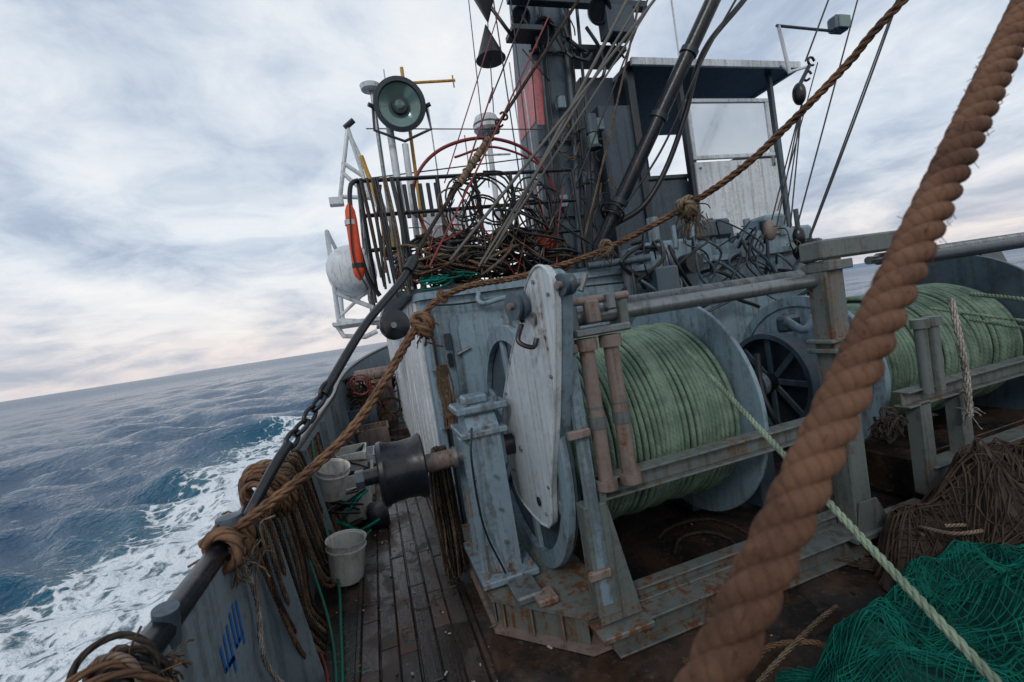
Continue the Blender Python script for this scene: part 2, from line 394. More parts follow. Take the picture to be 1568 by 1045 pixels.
# ---------------------------------------------------------------- hull / bulwark
def outline(side,k=40):
    pts=[]
    for i in range(k+1):
        y=-2.6+ i/k*20.6
        e=max(0,(y-8.5)/9.5); x=-.72+3.82*e**2.2
        z=1.03+max(0,(y-8))*.10
        if side>0: x=6.2-x
        pts.append((x,y,z))
    return pts
def plank_wall(b,side):
    P=outline(side); s_=-1 if side<0 else 1
    vs=[];fs=[]
    for (x,y,z) in P:
        vs+=[(x-s_*.02,y,-.02),(x-s_*.02,y,z),(x+s_*.012,y,z),(x+s_*.012,y,0),(x-s_*.05,y,-1.6)]
    for i in range(len(P)-1):
        for k in range(4):
            q=(5*i+k,5*i+k+1,5*i+5+k+1,5*i+5+k); fs.append(q if s_<0 else q[::-1])
    return vs,fs
M['bulwark']=paint('bulwark_grey_paint',(.21,.265,.30),.24,.45,.6)
b=B('ship_bulwark')
for sd_ in(-1,1):
    vs,fs=plank_wall(b,sd_); b.add(vs,fs,'bulwark')
    O=outline(sd_); b.tube([(x,y,z+.03) for x,y,z in O],.042,'blackpaint',12)
    s_=-1 if sd_<0 else 1
    y=-.30
    while y<9:
        x=-.70 if sd_<0 else 6.90
        b.prism([(0,0),(.18,0),(.05,1.0),(0,1.0)] ,(x,y,.0),(-s_,0,0),(0,0,1),.012,'bulwark'); y+=1.5
b.box((3.1,-2.62,.3),(7.6,.05,1.5),'bulwark')
b.done()
# deck
m,t=newmat('wet_deck_planks'); M['plank']=m
ge=t.n('ShaderNodeNewGeometry'); P=ge.outputs['Position']; rnd=ge.outputs['Random Per Island']
gr=t.noise(t.scale(P,30,1.6,10),1.,5,.7,.4); bg=t.noise(P,1.9,4,.65,.5); fi=t.noise(P,38,4,.72)
c=t.mix(gr,(.015,.011,.009),(.088,.064,.050)); c=t.mix(t.m('MULTIPLY',t.smooth(rnd,.35,1.),.65),c,(.115,.055,.038))
c=t.mix(t.smooth(bg,.46,.64),c,(.028,.024,.021)); c=t.mix(t.m('MULTIPLY',t.smooth(fi,.60,.72),.6),c,(.19,.165,.145))
wet=t.smooth(t.noise(P,3.1,4,.65,.6),.40,.54)
c=t.mix(t.m('MULTIPLY',wet,.4),c,(.014,.011,.009))
finish(t,c,t.m('SUBTRACT',.56,t.m('MULTIPLY',wet,.42)),t.m('ADD',gr,t.m('MULTIPLY',fi,.5)),.6,.005)
m,t=newmat('rusty_deck_plate'); M['deckplate']=m; P=t.n('ShaderNodeNewGeometry').outputs['Position']
a1=t.noise(P,2.4,5,.68,.6); a2=t.noise(P,20,5,.72)
c=t.mix(t.smooth(a1,.42,.62),(.016,.014,.013),(.060,.033,.021)); c=t.mix(t.m('MULTIPLY',t.smooth(a2,.54,.70),.7),c,(.10,.082,.07))
wet=t.smooth(t.noise(P,1.8,4,.65,.5),.42,.52)
finish(t,c,t.m('SUBTRACT',.6,t.m('MULTIPLY',wet,.48)),a2,.7,.008)
b=B('ship_deck')
b.add([(-.72,-2.6,-.0),(6.92,-2.6,-.0),(6.92,9,-.0),(-.72,9,-.0)],[(0,1,2,3)],'deckplate')
x=-.34; xs=[]
while x<.30: xs.append(x); x+=.108
for x in xs:
    y=-1.+random.random()
    while y<11:
        L=random.uniform(.35,1.6); b.box((x+.05+random.uniform(-.002,.002),y+L/2,.005+random.uniform(-.005,.004)),(.101,L-.008,.05),'plank',b=.006); y+=L
b.box((-.36,5,.005),(.03,12,.045),'deckplate'); b.box((.325,5,.005),(.03,12,.045),'deckplate')
b.box((3.1,12,.05),(6,6,.1),'deckplate')
b.done()
b=B('deck_debris')
for i in range(300):
    x_=random.choice([random.uniform(-.66,.45),random.uniform(-.66,.45),random.uniform(.4,2.6)]); y_=random.uniform(1.3,6.5); s3=random.uniform(.003,.012)
    b.box((x_,y_,.036 if x_<.34 and x_>-.36 else .006),(s3*random.uniform(1,3),s3,s3*.5),random.choice(['chip','chip','darkrope','brnnet']),ax=[(math.cos(i),math.sin(i),0),(-math.sin(i),math.cos(i),0),(0,0,1)],b=.001)
for i in range(30):
    x_=random.uniform(-.6,.4); y_=random.uniform(1.4,5.5); a=random.uniform(0,6.3); L=random.uniform(.04,.12)
    b.tube(resample([(x_,y_,.037),(x_+L*math.cos(a),y_+L*math.sin(a),.040),(x_+L*1.5*math.cos(a+.8),y_+L*1.5*math.sin(a+.8),.037)],.02),.0025,random.choice(['whiterope','brnnet','tan','teal']),5)
b.done()
# ---------------------------------------------------------------- net winch (near)
AY,AZ=2.95,.99
def coil(b,x0,x1,rad,tr,turns,mat,amp=.006,seg=7):
    n=turns*60; tt=np.linspace(0,turns,n); th=tt*2*math.pi
    xx=x0+(x1-x0)*tt/turns+amp*np.sin(th*1.0+tt*.7)*1.5
    R=rad+amp*.7*np.sin(tt*5.1+1)+amp*.5*np.sin(th+tt*.3)
    b.tube(np.stack([xx,AY+R*np.cos(th),AZ+R*np.sin(th)],1),tr,mat,seg)
b=B('net_winch')
b.disc((.875,AY,AZ),(1,0,0),.79,.02,'slate'); b.lathe((.83,AY,AZ),(1,0,0),[(0,.70),(0,.80),(.04,.80),(.04,.70),(0,.70)],'bluecl',72)
for k in range(6):
    a=k*math.pi/3+.4; b.beam((.86,AY,AZ),(.86,AY+.72*math.cos(a),AZ+.72*math.sin(a)),.07,.03,'bluecl',up=(1,0,0))
b.disc((2.14,AY,AZ),(1,0,0),.80,.03,'bluecl',80)
b.disc((2.19,AY,AZ),(1,0,0),.55,.05,'blue')
b.lathe((.88,AY,AZ),(1,0,0),[(0,.52),(1.27,.52)],'blackpaint')
b.cyl((.02,AY,AZ),(.5,AY,AZ),.048,'steel'); b.cyl((.5,AY,AZ),(3.3,AY,AZ),.07,'blackpaint')
b.cyl((.20,AY,AZ),(.40,AY,AZ),.058,'rustpipe'); b.cyl((.385,AY,AZ),(.41,AY,AZ),.068,'steel')
b.lathe((-.085,AY,AZ),(1,0,0),[(0,.001),(0,.165),(.012,.195),(.035,.203),(.055,.192),(.085,.184),(.15,.180),(.22,.184),(.25,.20),(.275,.205),(.285,.19),(.285,.001)],'blackpaint',48)
b.cyl((-.17,AY,AZ),(-.085,AY,AZ),.05,'blackpaint'); b.cyl((-.22,AY,AZ),(-.17,AY,AZ),.06,'slate',6)
# bearing stand
b.prism([(2.74,.24),(3.18,.24),(3.10,1.18),(3.02,1.27),(2.86,1.27),(2.78,1.18)],(.48,0,0),(0,1,0),(0,0,1),.2,'blue')
b.box((.58,AY,1.0),(.27,.30,.24),'blue',b=.03); b.box((.58,AY,1.145),(.30,.40,.035),'blue')
b.box((.60,AY,1.29),(.34,.30,.05),'blue',b=.015); b.box((.58,AY,1.34),(.16,.16,.06),'blue',b=.02)
for dx in(-.1,.1):
    for dy in(-.12,.12): b.cyl((.60+dx,AY+dy,1.31),(.60+dx,AY+dy,1.345),.016,'steel',6)
b.box((.455,2.80,.7),(.05,.012,.86),'blue'); b.box((.455,3.09,.7),(.05,.012,.86),'blue')
b.box((.47,2.95,.62),(.03,.03,.3),'black'); b.cyl((.44,2.9,.75),(.44,2.9,.60),.02,'rustpipe')
for z_ in(.45,.66,.87,1.1): b.cyl((.472,2.77,z_),(.48,2.77,z_),.012,'steel',8); b.cyl((.60,2.73,z_),(.60,2.742,z_),.012,'steel',8)
b.box((.58,2.95,.26),(.36,.62,.04),'blue')
for yy in(2.70,3.2):
    for xx in(.44,.72): b.cyl((xx,yy,.27),(xx,yy,.31),.02,'rustpipe',6)
b.box((.62,2.52,.25),(.16,.22,.05),'steel',b=.012); b.box((.70,2.40,.245),(.12,.12,.04),'rustpipe',b=.012)
b.tube(resample([(.50,2.74,1.2),(.46,2.70,1.0),(.47,2.70,.6),(.55,2.66,.3)],.04),.007,'black',6)
# base platform
fp=[(.42,2.60),(.84,2.16),(1.04,2.16),(1.04,3.7),(.42,3.7)]
b.prism(fp,(0,0,.2),(1,0,0),(0,1,0),.022,'frame'); b.prism(fp,(0,0,.005),(1,0,0),(0,1,0),.022,'rustpipe')
b.beam((.46,2.64,.11),(.86,2.22,.11),.012,.17,'frame'); b.beam((.45,2.66,.11),(.45,3.68,.11),.012,.17,'frame')
for k in range(3):
    px=.48+k*.13; py=2.60-k*.137; b.box((px,py,.112),(.012,.07,.168),'rustpipe')
# off-white gear cover plate
G1=[(2.45,.60),(2.98,.60),(3.10,.78),(3.10,1.15),(2.78,1.50),(2.42,1.80),(2.22,1.97),(2.06,2.04),(1.93,2.02),(1.875,1.92),(1.93,1.72),(2.10,1.30),(2.30,.9)]
def closed(poly,n=4):
    P=np.array(poly,float); N=len(P); o=[]
    for i in range(N):
        p0,p1,p2,p3=P[i-1],P[i],P[(i+1)%N],P[(i+2)%N]
        for k in range(n):
            t=k/n; o.append(tuple(.5*((2*p1)+(-p0+p2)*t+(2*p0-5*p1+4*p2-p3)*t*t+(-p0+3*p1-3*p2+p3)*t**3)))
    return o
G2=closed(G1)
b.prism(G2,(.80,0,0),(0,1,0),(0,0,1),.035,'plate')
cg=np.array(G2).mean(0); b.prism([tuple(cg+(np.array(p)-cg)*.965) for p in G2],(.835,0,0),(0,1,0),(0,0,1),.065,'blue')
b.tube([(.80,p[0],p[1]) for p in G2]+[(.80,)+tuple(G2[0])],.008,'plate',6)
b.cyl((.785,2.16,1.80),(.80,2.16,1.80),.035,'steel'); b.cyl((.79,2.55,.72),(.797,2.55,.72),.028,'black'); b.cyl((.785,2.75,1.0),(.80,2.75,1.0),.02,'steel',8)
for p in G2[::7]:
    q=cg+(np.array(p)-cg)*.9; b.cyl((.79,q[0],q[1]),(.80,q[0],q[1]),.011,'steel',6)
b.beam((.93,2.10,.3),(.93,2.10,1.76),.06,.05,'blue')
for zz in(.48,1.2,1.62): b.box((.90,2.06,zz),(.12,.03,.045),'rustpipe')
for (x_,y_,z_,r__) in((.74,2.22,1.88,.075),(.86,1.86,1.93,.05)):
    b.lathe((x_-.03,y_,z_),(1,.25,0),[(0,.02),(0,r__),(.015,r__),(.03,r__*.72),(.045,r__),(.06,r__),(.06,.02)],'slate',28)
    b.cyl((x_-.05,y_-.01,z_),(x_+.07,y_+.02,z_),.018,'rustpipe')
b.beam((.74,2.25,1.94),(.80,2.35,1.80),.02,.05,'blackpaint')
b.tube(resample([(.74,2.2,1.78),(.70,2.17,1.70),(.76,2.14,1.66),(.79,2.15,1.70)],.01),.013,'blackpaint',8)
# level wind guide posts
for x_ in(1.03,1.17):
    b.cyl((x_,2.1,.90),(x_,2.1,1.66),.040,'rustpipe',20)
    b.cyl((x_,2.1,.88),(x_,2.1,.93),.058,'rustpipe',20); b.cyl((x_,2.1,1.2),(x_,2.1,1.26),.047,'steel',20); b.cyl((x_,2.1,1.60),(x_,2.1,1.66),.058,'rustpipe',20)
    b.cyl((x_,2.1,1.3),(x_,2.1,1.31),.042,'steel',20)
b.box((1.12,2.13,1.69),(.32,.16,.04),'steel',b=.01); b.box((.98,2.15,1.77),(.05,.14,.16),'frame',b=.01); b.box((1.27,2.15,1.77),(.05,.14,.16),'frame',b=.01)
b.cyl((.95,2.15,1.77),(1.3,2.15,1.77),.045,'steel'); b.cyl((.92,2.09,1.85),(1.30,2.09,1.85),.022,'rustpipe'); b.box((1.08,2.08,1.79),(.08,.05,.12),'rustpipe',b=.01); b.box((1.18,2.07,1.83),(.05,.06,.09),'steel',b=.01)
b.cyl((1.02,2.05,1.90),(1.06,2.05,1.98),.018,'steel',8); b.cyl((1.0,2.12,1.84),(.98,2.12,1.95),.016,'rustpipe',8)
b.cyl((1.2,2.17,1.765),(2.84,2.17,1.765),.042,'steel',20); b.cyl((1.3,2.25,1.80),(2.72,2.25,1.80),.030,'rustpipe',14)
n=60
for k in range(n):
    x_=1.34+k*1.36/n; b.lathe((x_,2.25,1.80),(1,.3,0),[(0,.028),(.006,.048),(.012,.028)],'steel',12)
# frame
b.ibeam((1.0,2.15,.87),(2.72,2.15,.87),.10,.11,'frame'); b.beam((.94,2.13,.82),(.94,2.13,.24),.13,.10,'frame')
b.beam((.98,2.15,.87),(1.02,2.15,.87),.11,.12,'frame')
b.prism([(.88,.2),(1.12,.2),(1.01,.80),(.90,.80)],(0,2.10,0),(1,0,0),(0,0,1),.014,'frame')
b.box((1.0,2.12,.16),(.30,.2,.03),'frame')
b.ibeam((.95,2.14,.085),(3.4,2.14,.085),.14,.15,'frame'); b.ibeam((.95,2.24,.2),(2.9,2.24,.2),.08,.08,'frame')
b.ibeam((1.0,3.75,.1),(3.4,3.75,.1),.12,.15,'frame'); b.beam((1.1,3.7,.03),(2.8,3.7,.03),.1,.04,'frame')
b.ibeam((1.02,2.2,.1),(1.02,3.7,.1),.12,.15,'frame')
# right tall post + top block
b.beam((2.76,2.15,.14),(2.76,2.15,1.88),.15,.13,'frame'); b.box((2.76,2.15,1.32),(.22,.2,.03),'frame'); b.box((2.76,2.15,1.38),(.24,.18,.025),'frame')
b.box((2.78,2.15,.15),(.36,.24,.04),'frame'); b.prism([(2.66,.17),(2.94,.17),(2.84,.36),(2.70,.36)],(0,2.07,0),(1,0,0),(0,0,1),.014,'frame')
for dx in(-.14,.14): b.cyl((2.78+dx,2.07,.165),(2.78+dx,2.07,.20),.016,'rustpipe',6)
b.box((2.78,2.15,1.84),(.20,.2,.06),'frame')
b.box((3.08,2.15,1.945),(.84,.16,.12),'frame',b=.012)
# motor & hub on right side
b.cyl((2.22,AY,AZ),(2.95,AY,AZ),.10,'blue'); b.cyl((2.5,AY,AZ),(2.56,AY,AZ),.15,'blue'); b.cyl((2.7,AY,AZ),(2.86,AY,AZ),.14,'dark')
for k in range(10):
    a=k*math.pi/5; b.cyl((2.46,AY+.125*math.cos(a),AZ+.125*math.sin(a)),(2.5,AY+.125*math.cos(a),AZ+.125*math.sin(a)),.014,'rustpipe',6)
b.lathe((3.02,AY,AZ),(1,0,0),[(0,.36),(0,.40),(.14,.40),(.14,.36),(0,.36)],'slate',56)
b.disc((3.12,AY,AZ),(1,0,0),.37,.03,'dark')
for k in range(8):
    a=k*math.pi/4; b.beam((3.07,AY,AZ),(3.07,AY+.37*math.cos(a),AZ+.37*math.sin(a)),.05,.02,'slate',up=(1,0,0))
b.beam((2.78,AY,.05),(2.78,AY,.95),.16,.24,'slate')
b.box((2.5,3.3,.5),(.5,.4,.9),'dark'); b.cyl((2.3,3.05,.62),(2.7,3.05,.62),.11,'dark')
b.tube(resample([(2.6,2.6,1.3),(2.5,2.5,1.05),(2.55,2.45,.8),(2.7,2.5,.5)],.04),.02,'black',8); b.tube(resample([(2.9,2.6,1.5),(2.95,2.5,1.42),(3.05,2.5,1.5),(3.15,2.6,1.45)],.03),.03,'blue',10)
b.box((2.98,2.65,1.47),(.16,.1,.12),'slate',b=.02)
for (x_,z_) in((2.45,.6),): b.tube(resample([(x_,2.9,z_),(x_+.15,2.6,z_+.1),(x_+.35,2.6,z_-.1),(x_+.4,2.8,z_-.4)],.04),.012,'black',7)
b.done()
b=B('green_rope_coil'); coil(b,.92,2.12,.590,.0168,37,'grn'); coil(b,1.02,2.115,.617,.0168,33,'grn',.011)
b.done(80)
# ---------------------------------------------------------------- second winch
b=B('trawl_winch')
b.disc((3.40,AY,AZ),(1,0,0),.64,.03,'bluecl'); b.disc((5.3,AY,AZ),(1,0,0),.80,.04,'slate'); b.lathe((3.4,AY,AZ),(1,0,0),[(0,.3),(1.9,.3)],'blackpaint')
b.lathe((3.385,AY,AZ),(1,0,0),[(0,.58),(0,.66),(.05,.66)],'bluecl',64)
for k in range(9):
    a=k*math.pi/4.5; b.cyl((3.385,AY+.5*math.cos(a),AZ+.5*math.sin(a)),(3.40,AY+.5*math.cos(a),AZ+.5*math.sin(a)),.035,'rustpipe',16)
for x_ in(3.48,3.60,4.9):
    b.cyl((x_,2.1,.90),(x_,2.1,1.38),.036,'frame',16); b.cyl((x_,2.1,1.34),(x_,2.1,1.40),.052,'frame')
b.ibeam((3.3,2.15,.88),(6.0,2.15,.88),.10,.11,'frame'); b.ibeam((3.45,2.15,.32),(6.2,2.15,.32),.14,.15,'frame')
b.beam((3.45,2.15,.2),(3.45,2.15,.85),.1,.1,'frame'); b.beam((3.85,2.15,.3),(3.85,2.15,.85),.1,.1,'frame')
b.box((4.0,2.15,.2),(.5,.3,.03),'frame'); b.beam((4.6,2.1,.05),(6.,2.1,.05),.15,.08,'frame')
b.beam((5.45,2.9,0),(5.45,2.9,1.2),.2,.2,'dark'); b.prism([(2.3,.3),(3.6,.3),(3.1,1.9),(2.8,1.9)],(5.5,0,0),(0,1,0),(0,0,1),.3,'dark')
b.box((4.6,2.6,.2),(2.0,.5,.3),'deckplate')
b.cyl((3.5,2.17,1.80),(6.2,2.17,1.80),.042,'dark',18); b.cyl((3.3,2.25,1.84),(6.2,2.25,1.84),.028,'steel',12)
for k in range(110):
    x_=3.4+k*2.7/110; b.lathe((x_,2.25,1.84),(1,.3,0),[(0,.028),(.006,.042),(.012,.028)],'steel',10)
b.done()
b=B('green_rope_coil')
coil(b,3.45,5.28,.50,.019,46,'grn'); coil(b,4.0,5.25,.533,.019,32,'grn',.02); b.done(80)
b=B('green_rope_line')
b.rope([(4.7,2.45,1.45),(4.2,1.6,1.35),(3.6,.5,1.25)],.017,'grnl'); b.rope([(4.6,2.42,1.25),(4.2,1.5,1.12),(3.6,.4,1.0)],.013,'grnl'); b.rope([(4.2,2.45,1.4),(4.6,2.0,1.2),(4.9,1.0,.9)],.013,'grnl')
b.done(80)
b=B('green_rope_line'); b.rope([(1.80,2.40,1.53),(1.18,.65,.855),(.95,0.,.60)],.0125,'grnl'); b.done(80)
b=B('frayed_rope'); b.rope([(3.75,2.06,1.5),(3.72,2.02,1.2),(3.76,2.03,.95),(3.73,2.02,.7)],.02,'whiterope'); fray(b,(3.74,2.02,.75),.06,16,'whiterope')
fray(b,(3.05,2.10,.80),.07,26,'darkrope',.004,.6)
for k in range(3): loops(b,(3.08+.03*k,2.12,.8-.05*k),.07,2,'darkrope',.010,(random.uniform(-.5,.5),1,.3),.35)
b.done(80)
# ---------------------------------------------------------------- deckhouse
def rrect(x0,y0,x1,y1,r_,n=6):
    o=[]
    for (cx,cy_,a0) in((x1-r_,y1-r_,0),(x0+r_,y1-r_,90),(x0+r_,y0+r_,180),(x1-r_,y0+r_,270)):
        for k in range(n+1):
            a=math.radians(a0+90*k/n); o.append((cx+r_*math.cos(a),cy_+r_*math.sin(a)))
    return o
b=B('deckhouse')
b.prism(rrect(.43,3.9,5.0,12.5,.12),(0,0,0),(1,0,0),(0,1,0),2.16,'bluecl')
b.box((.425,8.3,1.1),(.02,8.5,2.05),'white',b=.003)
for y_ in np.arange(4.3,12,.42): b.box((.412,y_,1.1),(.012,.03,2.0),'white',b=.003)
b.prism(rrect(.20,4.05,5.3,12.6,.1),(0,0,2.165),(1,0,0),(0,1,0),.05,'slate')
b.prism(rrect(.41,3.85,5.02,4.3,.1),(0,0,2.10),(1,0,0),(0,1,0),.06,'bluecl')
for (x0,z0,x1,z1,d_,mm) in((.66,.3,1.2,1.93,.035,'blue'),(.72,.36,1.14,1.87,.055,'bluecl'),(.60,1.5,.64,1.62,.05,'blackpaint'),(1.7,1.2,2.3,1.7,.03,'blue')):
    b.prism(rrect(x0,z0,x1,z1,min(.07,(x1-x0)*.45)),(0,3.9,0),(1,0,0),(0,0,1),d_,mm)
for z_ in(.6,1.1,1.6): b.cyl((.68,3.83,z_),(.80,3.83,z_+.04),.014,'steel',8)
b.tube(resample([(.95,3.86,2.1),(.95,3.80,2.0),(1.3,3.8,1.95),(1.35,3.8,1.2),(1.3,3.8,.1)],.03),.022,'bluecl',10)
b.tube([(1.5,3.82,2.1),(1.5,3.82,.1)],.035,'bluecl',12)
for z_ in(.5,1.0,1.5,1.9): b.box((.46,3.86,z_),(.04,.1,.015),'blue')
b.beam((.50,3.87,2.05),(.50,3.87,.1),.02,.06,'black')
b.box((.62,3.84,1.72),(.05,.06,.14),'dark'); b.box((.56,3.84,1.15),(.035,.05,.3),'blackpaint')
b.tube(resample([(.5,3.84,2.05),(.8,3.82,2.02),(1.6,3.82,2.03),(2.6,3.8,2.0)],.1),.009,'black',6); b.tube(resample([(1.6,3.82,2.0),(1.75,3.78,1.7),(1.65,3.78,1.3),(1.7,3.8,.8)],.05),.011,'black',6)
b.done()
b=B('deck_railing')
zt,zm,zb=3.2,2.75,2.22
xs=[.12,.45,.8,1.15,1.5,1.85,2.15]
for z_ in(zt,2.9,2.6): b.tube([(x_,4.12,z_) for x_ in xs],.018,'blackpaint',10); b.tube([(.12,4.12,z_),(.12,12.,z_)],.016,'blackpaint',8)
for x_ in xs: b.cyl((x_,4.12,zb),(x_,4.12,zt),.018,'blackpaint',10)
for y_ in np.arange(5.,12,1.): b.cyl((.12,y_,zb),(.12,y_,zt),.016,'blackpaint',8)
for x_ in np.arange(.5,.85,.07): b.box((x_,4.12,3.0),(.035,.02,.3),'blackpaint')
b.tube(resample([(.12,4.1,3.2),(.05,4.08,3.15),(.02,4.08,2.9),(.06,4.08,2.4),(.14,4.1,2.2)],.04),.020,'blackpaint',10)
b.done()
# ---------------------------------------------------------------- clutter of ropes & hoses on deckhouse top
b=B('rope_pile')
for i in range(70):
    x_=random.uniform(.5,2.0); y_=random.uniform(4.05,4.7)
    mm=random.choice(['darkrope','darkrope','tan','darkrope','black','black','brown','tan','wire'])
    loops(b,(x_,y_,2.3+random.random()**1.6*.42),random.uniform(.10,.26),3,mm,random.uniform(.007,.014),(random.uniform(-.6,.6),random.uniform(-.9,.3),1),.3,seg=6)
for i in range(14):
    x_=random.uniform(.8,1.9); loops(b,(x_,4.08,2.75+random.uniform(-.2,.2)),random.uniform(.13,.27),2,random.choice(['black','darkrope','black','tan']),.009,(random.uniform(-.3,.3),1,.1),.25,1.2,6)
for i in range(16):
    x_=random.uniform(.12,.45); b.tube(resample([(x_,4.06,3.2),(x_+.02,4.02,2.8),(x_+random.uniform(-.03,.05),4.0,random.uniform(2.1,2.4))],.06),.011,random.choice(['black','darkrope','black','tan']),7)
for i in range(24):
    x_=random.uniform(.4,2.1); b.tube(resample([(x_,4.1,random.uniform(2.7,3.2)),(x_+random.uniform(-.2,.2),4.05,2.7),(x_+random.uniform(-.4,.4),4.0,random.uniform(2.2,2.5))],.06),random.choice([.005,.008]),random.choice(['black','redhose','tan','wire','black']),6)
b.done(80)
b=B('red_hose'); b.tube(resample([(.70,4.15,2.5),(.58,4.2,3.0),(.66,4.2,3.28),(.92,4.2,3.49),(1.31,4.2,3.57),(1.69,4.2,3.47),(1.92,4.2,3.2),(1.95,4.2,2.9),(1.7,4.2,2.5)],.04),.016,'redhose',10)
b.tube(resample([(1.0,4.15,3.38),(1.4,4.15,3.46),(1.85,4.15,3.25),(1.98,4.2,2.9)],.04),.011,'redhose',10)
b.tube(resample([(.3,4.1,3.15),(.22,4.05,2.8),(.3,4.05,2.4),(.5,4.0,2.25)],.04),.010,'redhose',8)
b.done(80)
b=B('teal_net_bundle')
for i in range(6): loops(b,(random.uniform(.55,.95),3.98,2.25+random.random()*.04),.10,2,'teal',.007,(0,-.2,1),.4,seg=5)
b.done(80)
b=B('orange_buoy'); b.sphere((1.76,4.12,2.52),.09,'orange',20,(1,1,1.15)); b.cyl((1.76,4.12,2.60),(1.76,4.12,2.66),.025,'orange'); b.done(80)
b=B('orange_fender'); b.lathe((.0,4.0,2.34),(.02,0,1),[(0,.01),(.03,.035),(.08,.046),(.30,.046),(.35,.046),(.50,.046),(.58,.04),(.62,.025),(.64,.01)],'orange',20)
b.lathe((.003,4.0,2.44),(.02,0,1),[(0,.049),(.04,.049)],'black',20); b.lathe((.003,4.0,2.80),(.02,0,1),[(0,.049),(.04,.049)],'white',20); b.cyl((.01,4.0,2.95),(.06,4.1,3.15),.008,'black')
b.tube(resample([(.04,3.95,3.1),(.0,3.94,2.8),(-.02,3.94,2.5),(.05,3.95,2.25)],.05),.008,'black',6); b.done(50)
# ---------------------------------------------------------------- searchlight
b=B('searchlight'); c=np.array((.60,4.3,3.93)); ax=nrm(np.array([-.05,-1,-.22]))
b.lathe(c,ax,[(-.24,.001),(-.24,.07),(-.2,.15),(-.08,.205),(.0,.215),(.03,.235),(.05,.235),(.055,.195),(.03,.185)],'dark',44)
b.lathe(c,ax,[(.034,.19),(.02,.15),(.0,.10),(-.015,.07)],'lampglass',44); b.lathe(c,ax,[(-.01,.075),(.03,.07),(.035,.0)],'dark',30); b.lathe(c,ax,[(.034,.045),(.045,.03),(.047,.0)],'lampglass',20)
b.tube([(.36,4.3,3.93),(.34,4.32,3.72),(.6,4.34,3.62),(.86,4.32,3.72),(.84,4.3,3.93)],.014,'dark',8)
b.cyl((.6,4.36,3.6),(.56,4.4,2.2),.03,'white',12)
for s2 in(-1,1): b.cyl(c+np.array([s2*.22,0,-.02]),c+np.array([s2*.28,-.03,.0]),.02,'dark',8)
b.done()
b=B('antenna_mast')
b.cyl((.47,4.45,2.2),(.50,4.45,4.2),.035,'white',12); b.cyl((.36,4.6,2.2),(.40,4.6,4.28),.02,'steel',8)
b.lathe((.39,4.6,4.22),(0,0,1),[(0,.02),(.01,.09),(.05,.1),(.07,.04),(.08,.0)],'white',20)
b.cyl((.78,4.6,4.30),(1.24,4.6,4.33),.014,'yellow',8); b.cyl((1.22,4.6,4.26),(1.22,4.6,4.38),.008,'yellow',8)
b.cyl((.66,4.6,2.3),(.72,4.6,4.45),.018,'yellow',8); b.cyl((.2,4.6,3.6),(.42,4.6,2.4),.022,'yellow',8)
b.cyl((1.55,4.9,2.2),(1.6,4.9,3.95),.03,'white',10); b.lathe((1.6,4.9,3.92),(0,0,1),[(0,.03),(.0,.12),(.03,.15),(.10,.15),(.17,.12),(.19,.0)],'white',28); b.lathe((1.6,4.9,3.99),(0,0,1),[(0,.152),(.02,.152)],'slate',28)
b.cyl((1.45,4.7,3.6),(1.75,4.7,3.6),.012,'white',8)
for (x_,h_) in((.55,4.6),(.95,4.2),(1.3,3.9),(1.95,4.7),(2.08,4.4)): b.cyl((x_,4.9,2.2),(x_+.03,4.9,h_),.008,'white',6)
b.cyl((.2,4.8,3.45),(2.2,4.8,3.6),.007,'wire',6); b.cyl((.3,4.8,3.95),(2.2,4.8,3.9),.006,'wire',6)
b.box((1.0,5.2,2.9),(.5,.4,.5),'white',b=.03); b.box((.95,4.9,2.6),(.25,.2,.7),'white',b=.02)
b.done()
b=B('life_raft_davit')
for p,q in(((.13,5,4.05),(-.07,5,3.3)),((.13,5,4.05),(.24,5,3.3)),((.02,5,3.7),(.2,5,3.55)),((-.05,5,3.35),(.24,5,3.32)),((.0,5,3.6),(.24,5,3.32)),((.24,5,3.4),(.55,5,2.4)),((.13,5,4.0),(.45,5,2.9))): b.cyl(p,q,.022,'white',10)
b.cyl((.10,5,4.05),(.2,4.98,4.12),.03,'dark',8); b.box((-.1,5,3.3),(.14,.1,.08),'white')
b.cyl((-.29,6,3.25),(-.33,6,2.1),.03,'white',10); b.cyl((-.33,6,2.5),(.1,6,2.25),.03,'white'); b.cyl((-.35,6,2.15),(.15,6,2.05),.035,'white'); b.cyl((-.30,6,2.2),(.1,6,2.5),.02,'white')
b.cyl((-.29,6,3.25),(-.25,6.9,3.2),.025,'white'); b.cyl((-.33,6.9,2.1),(-.25,6.9,3.2),.03,'white'); b.box((-.1,6.4,2.1),(.6,1.1,.05),'white')
b.tube([(-.36,5.95,2.1),(-.3,5.95,1.95),(-.05,5.95,1.9),(.1,5.95,1.95)],.03,'white',8)
b.done()
b=B('life_raft_canister'); b.lathe((-.08,5.75,2.75),(0,1,0),[(0,.001),(.02,.18),(.08,.27),(.14,.29),(.6,.29),(.61,.31),(.66,.31),(.67,.29),(1.1,.28),(1.2,.1),(1.22,.001)],'white',36); b.done(40)
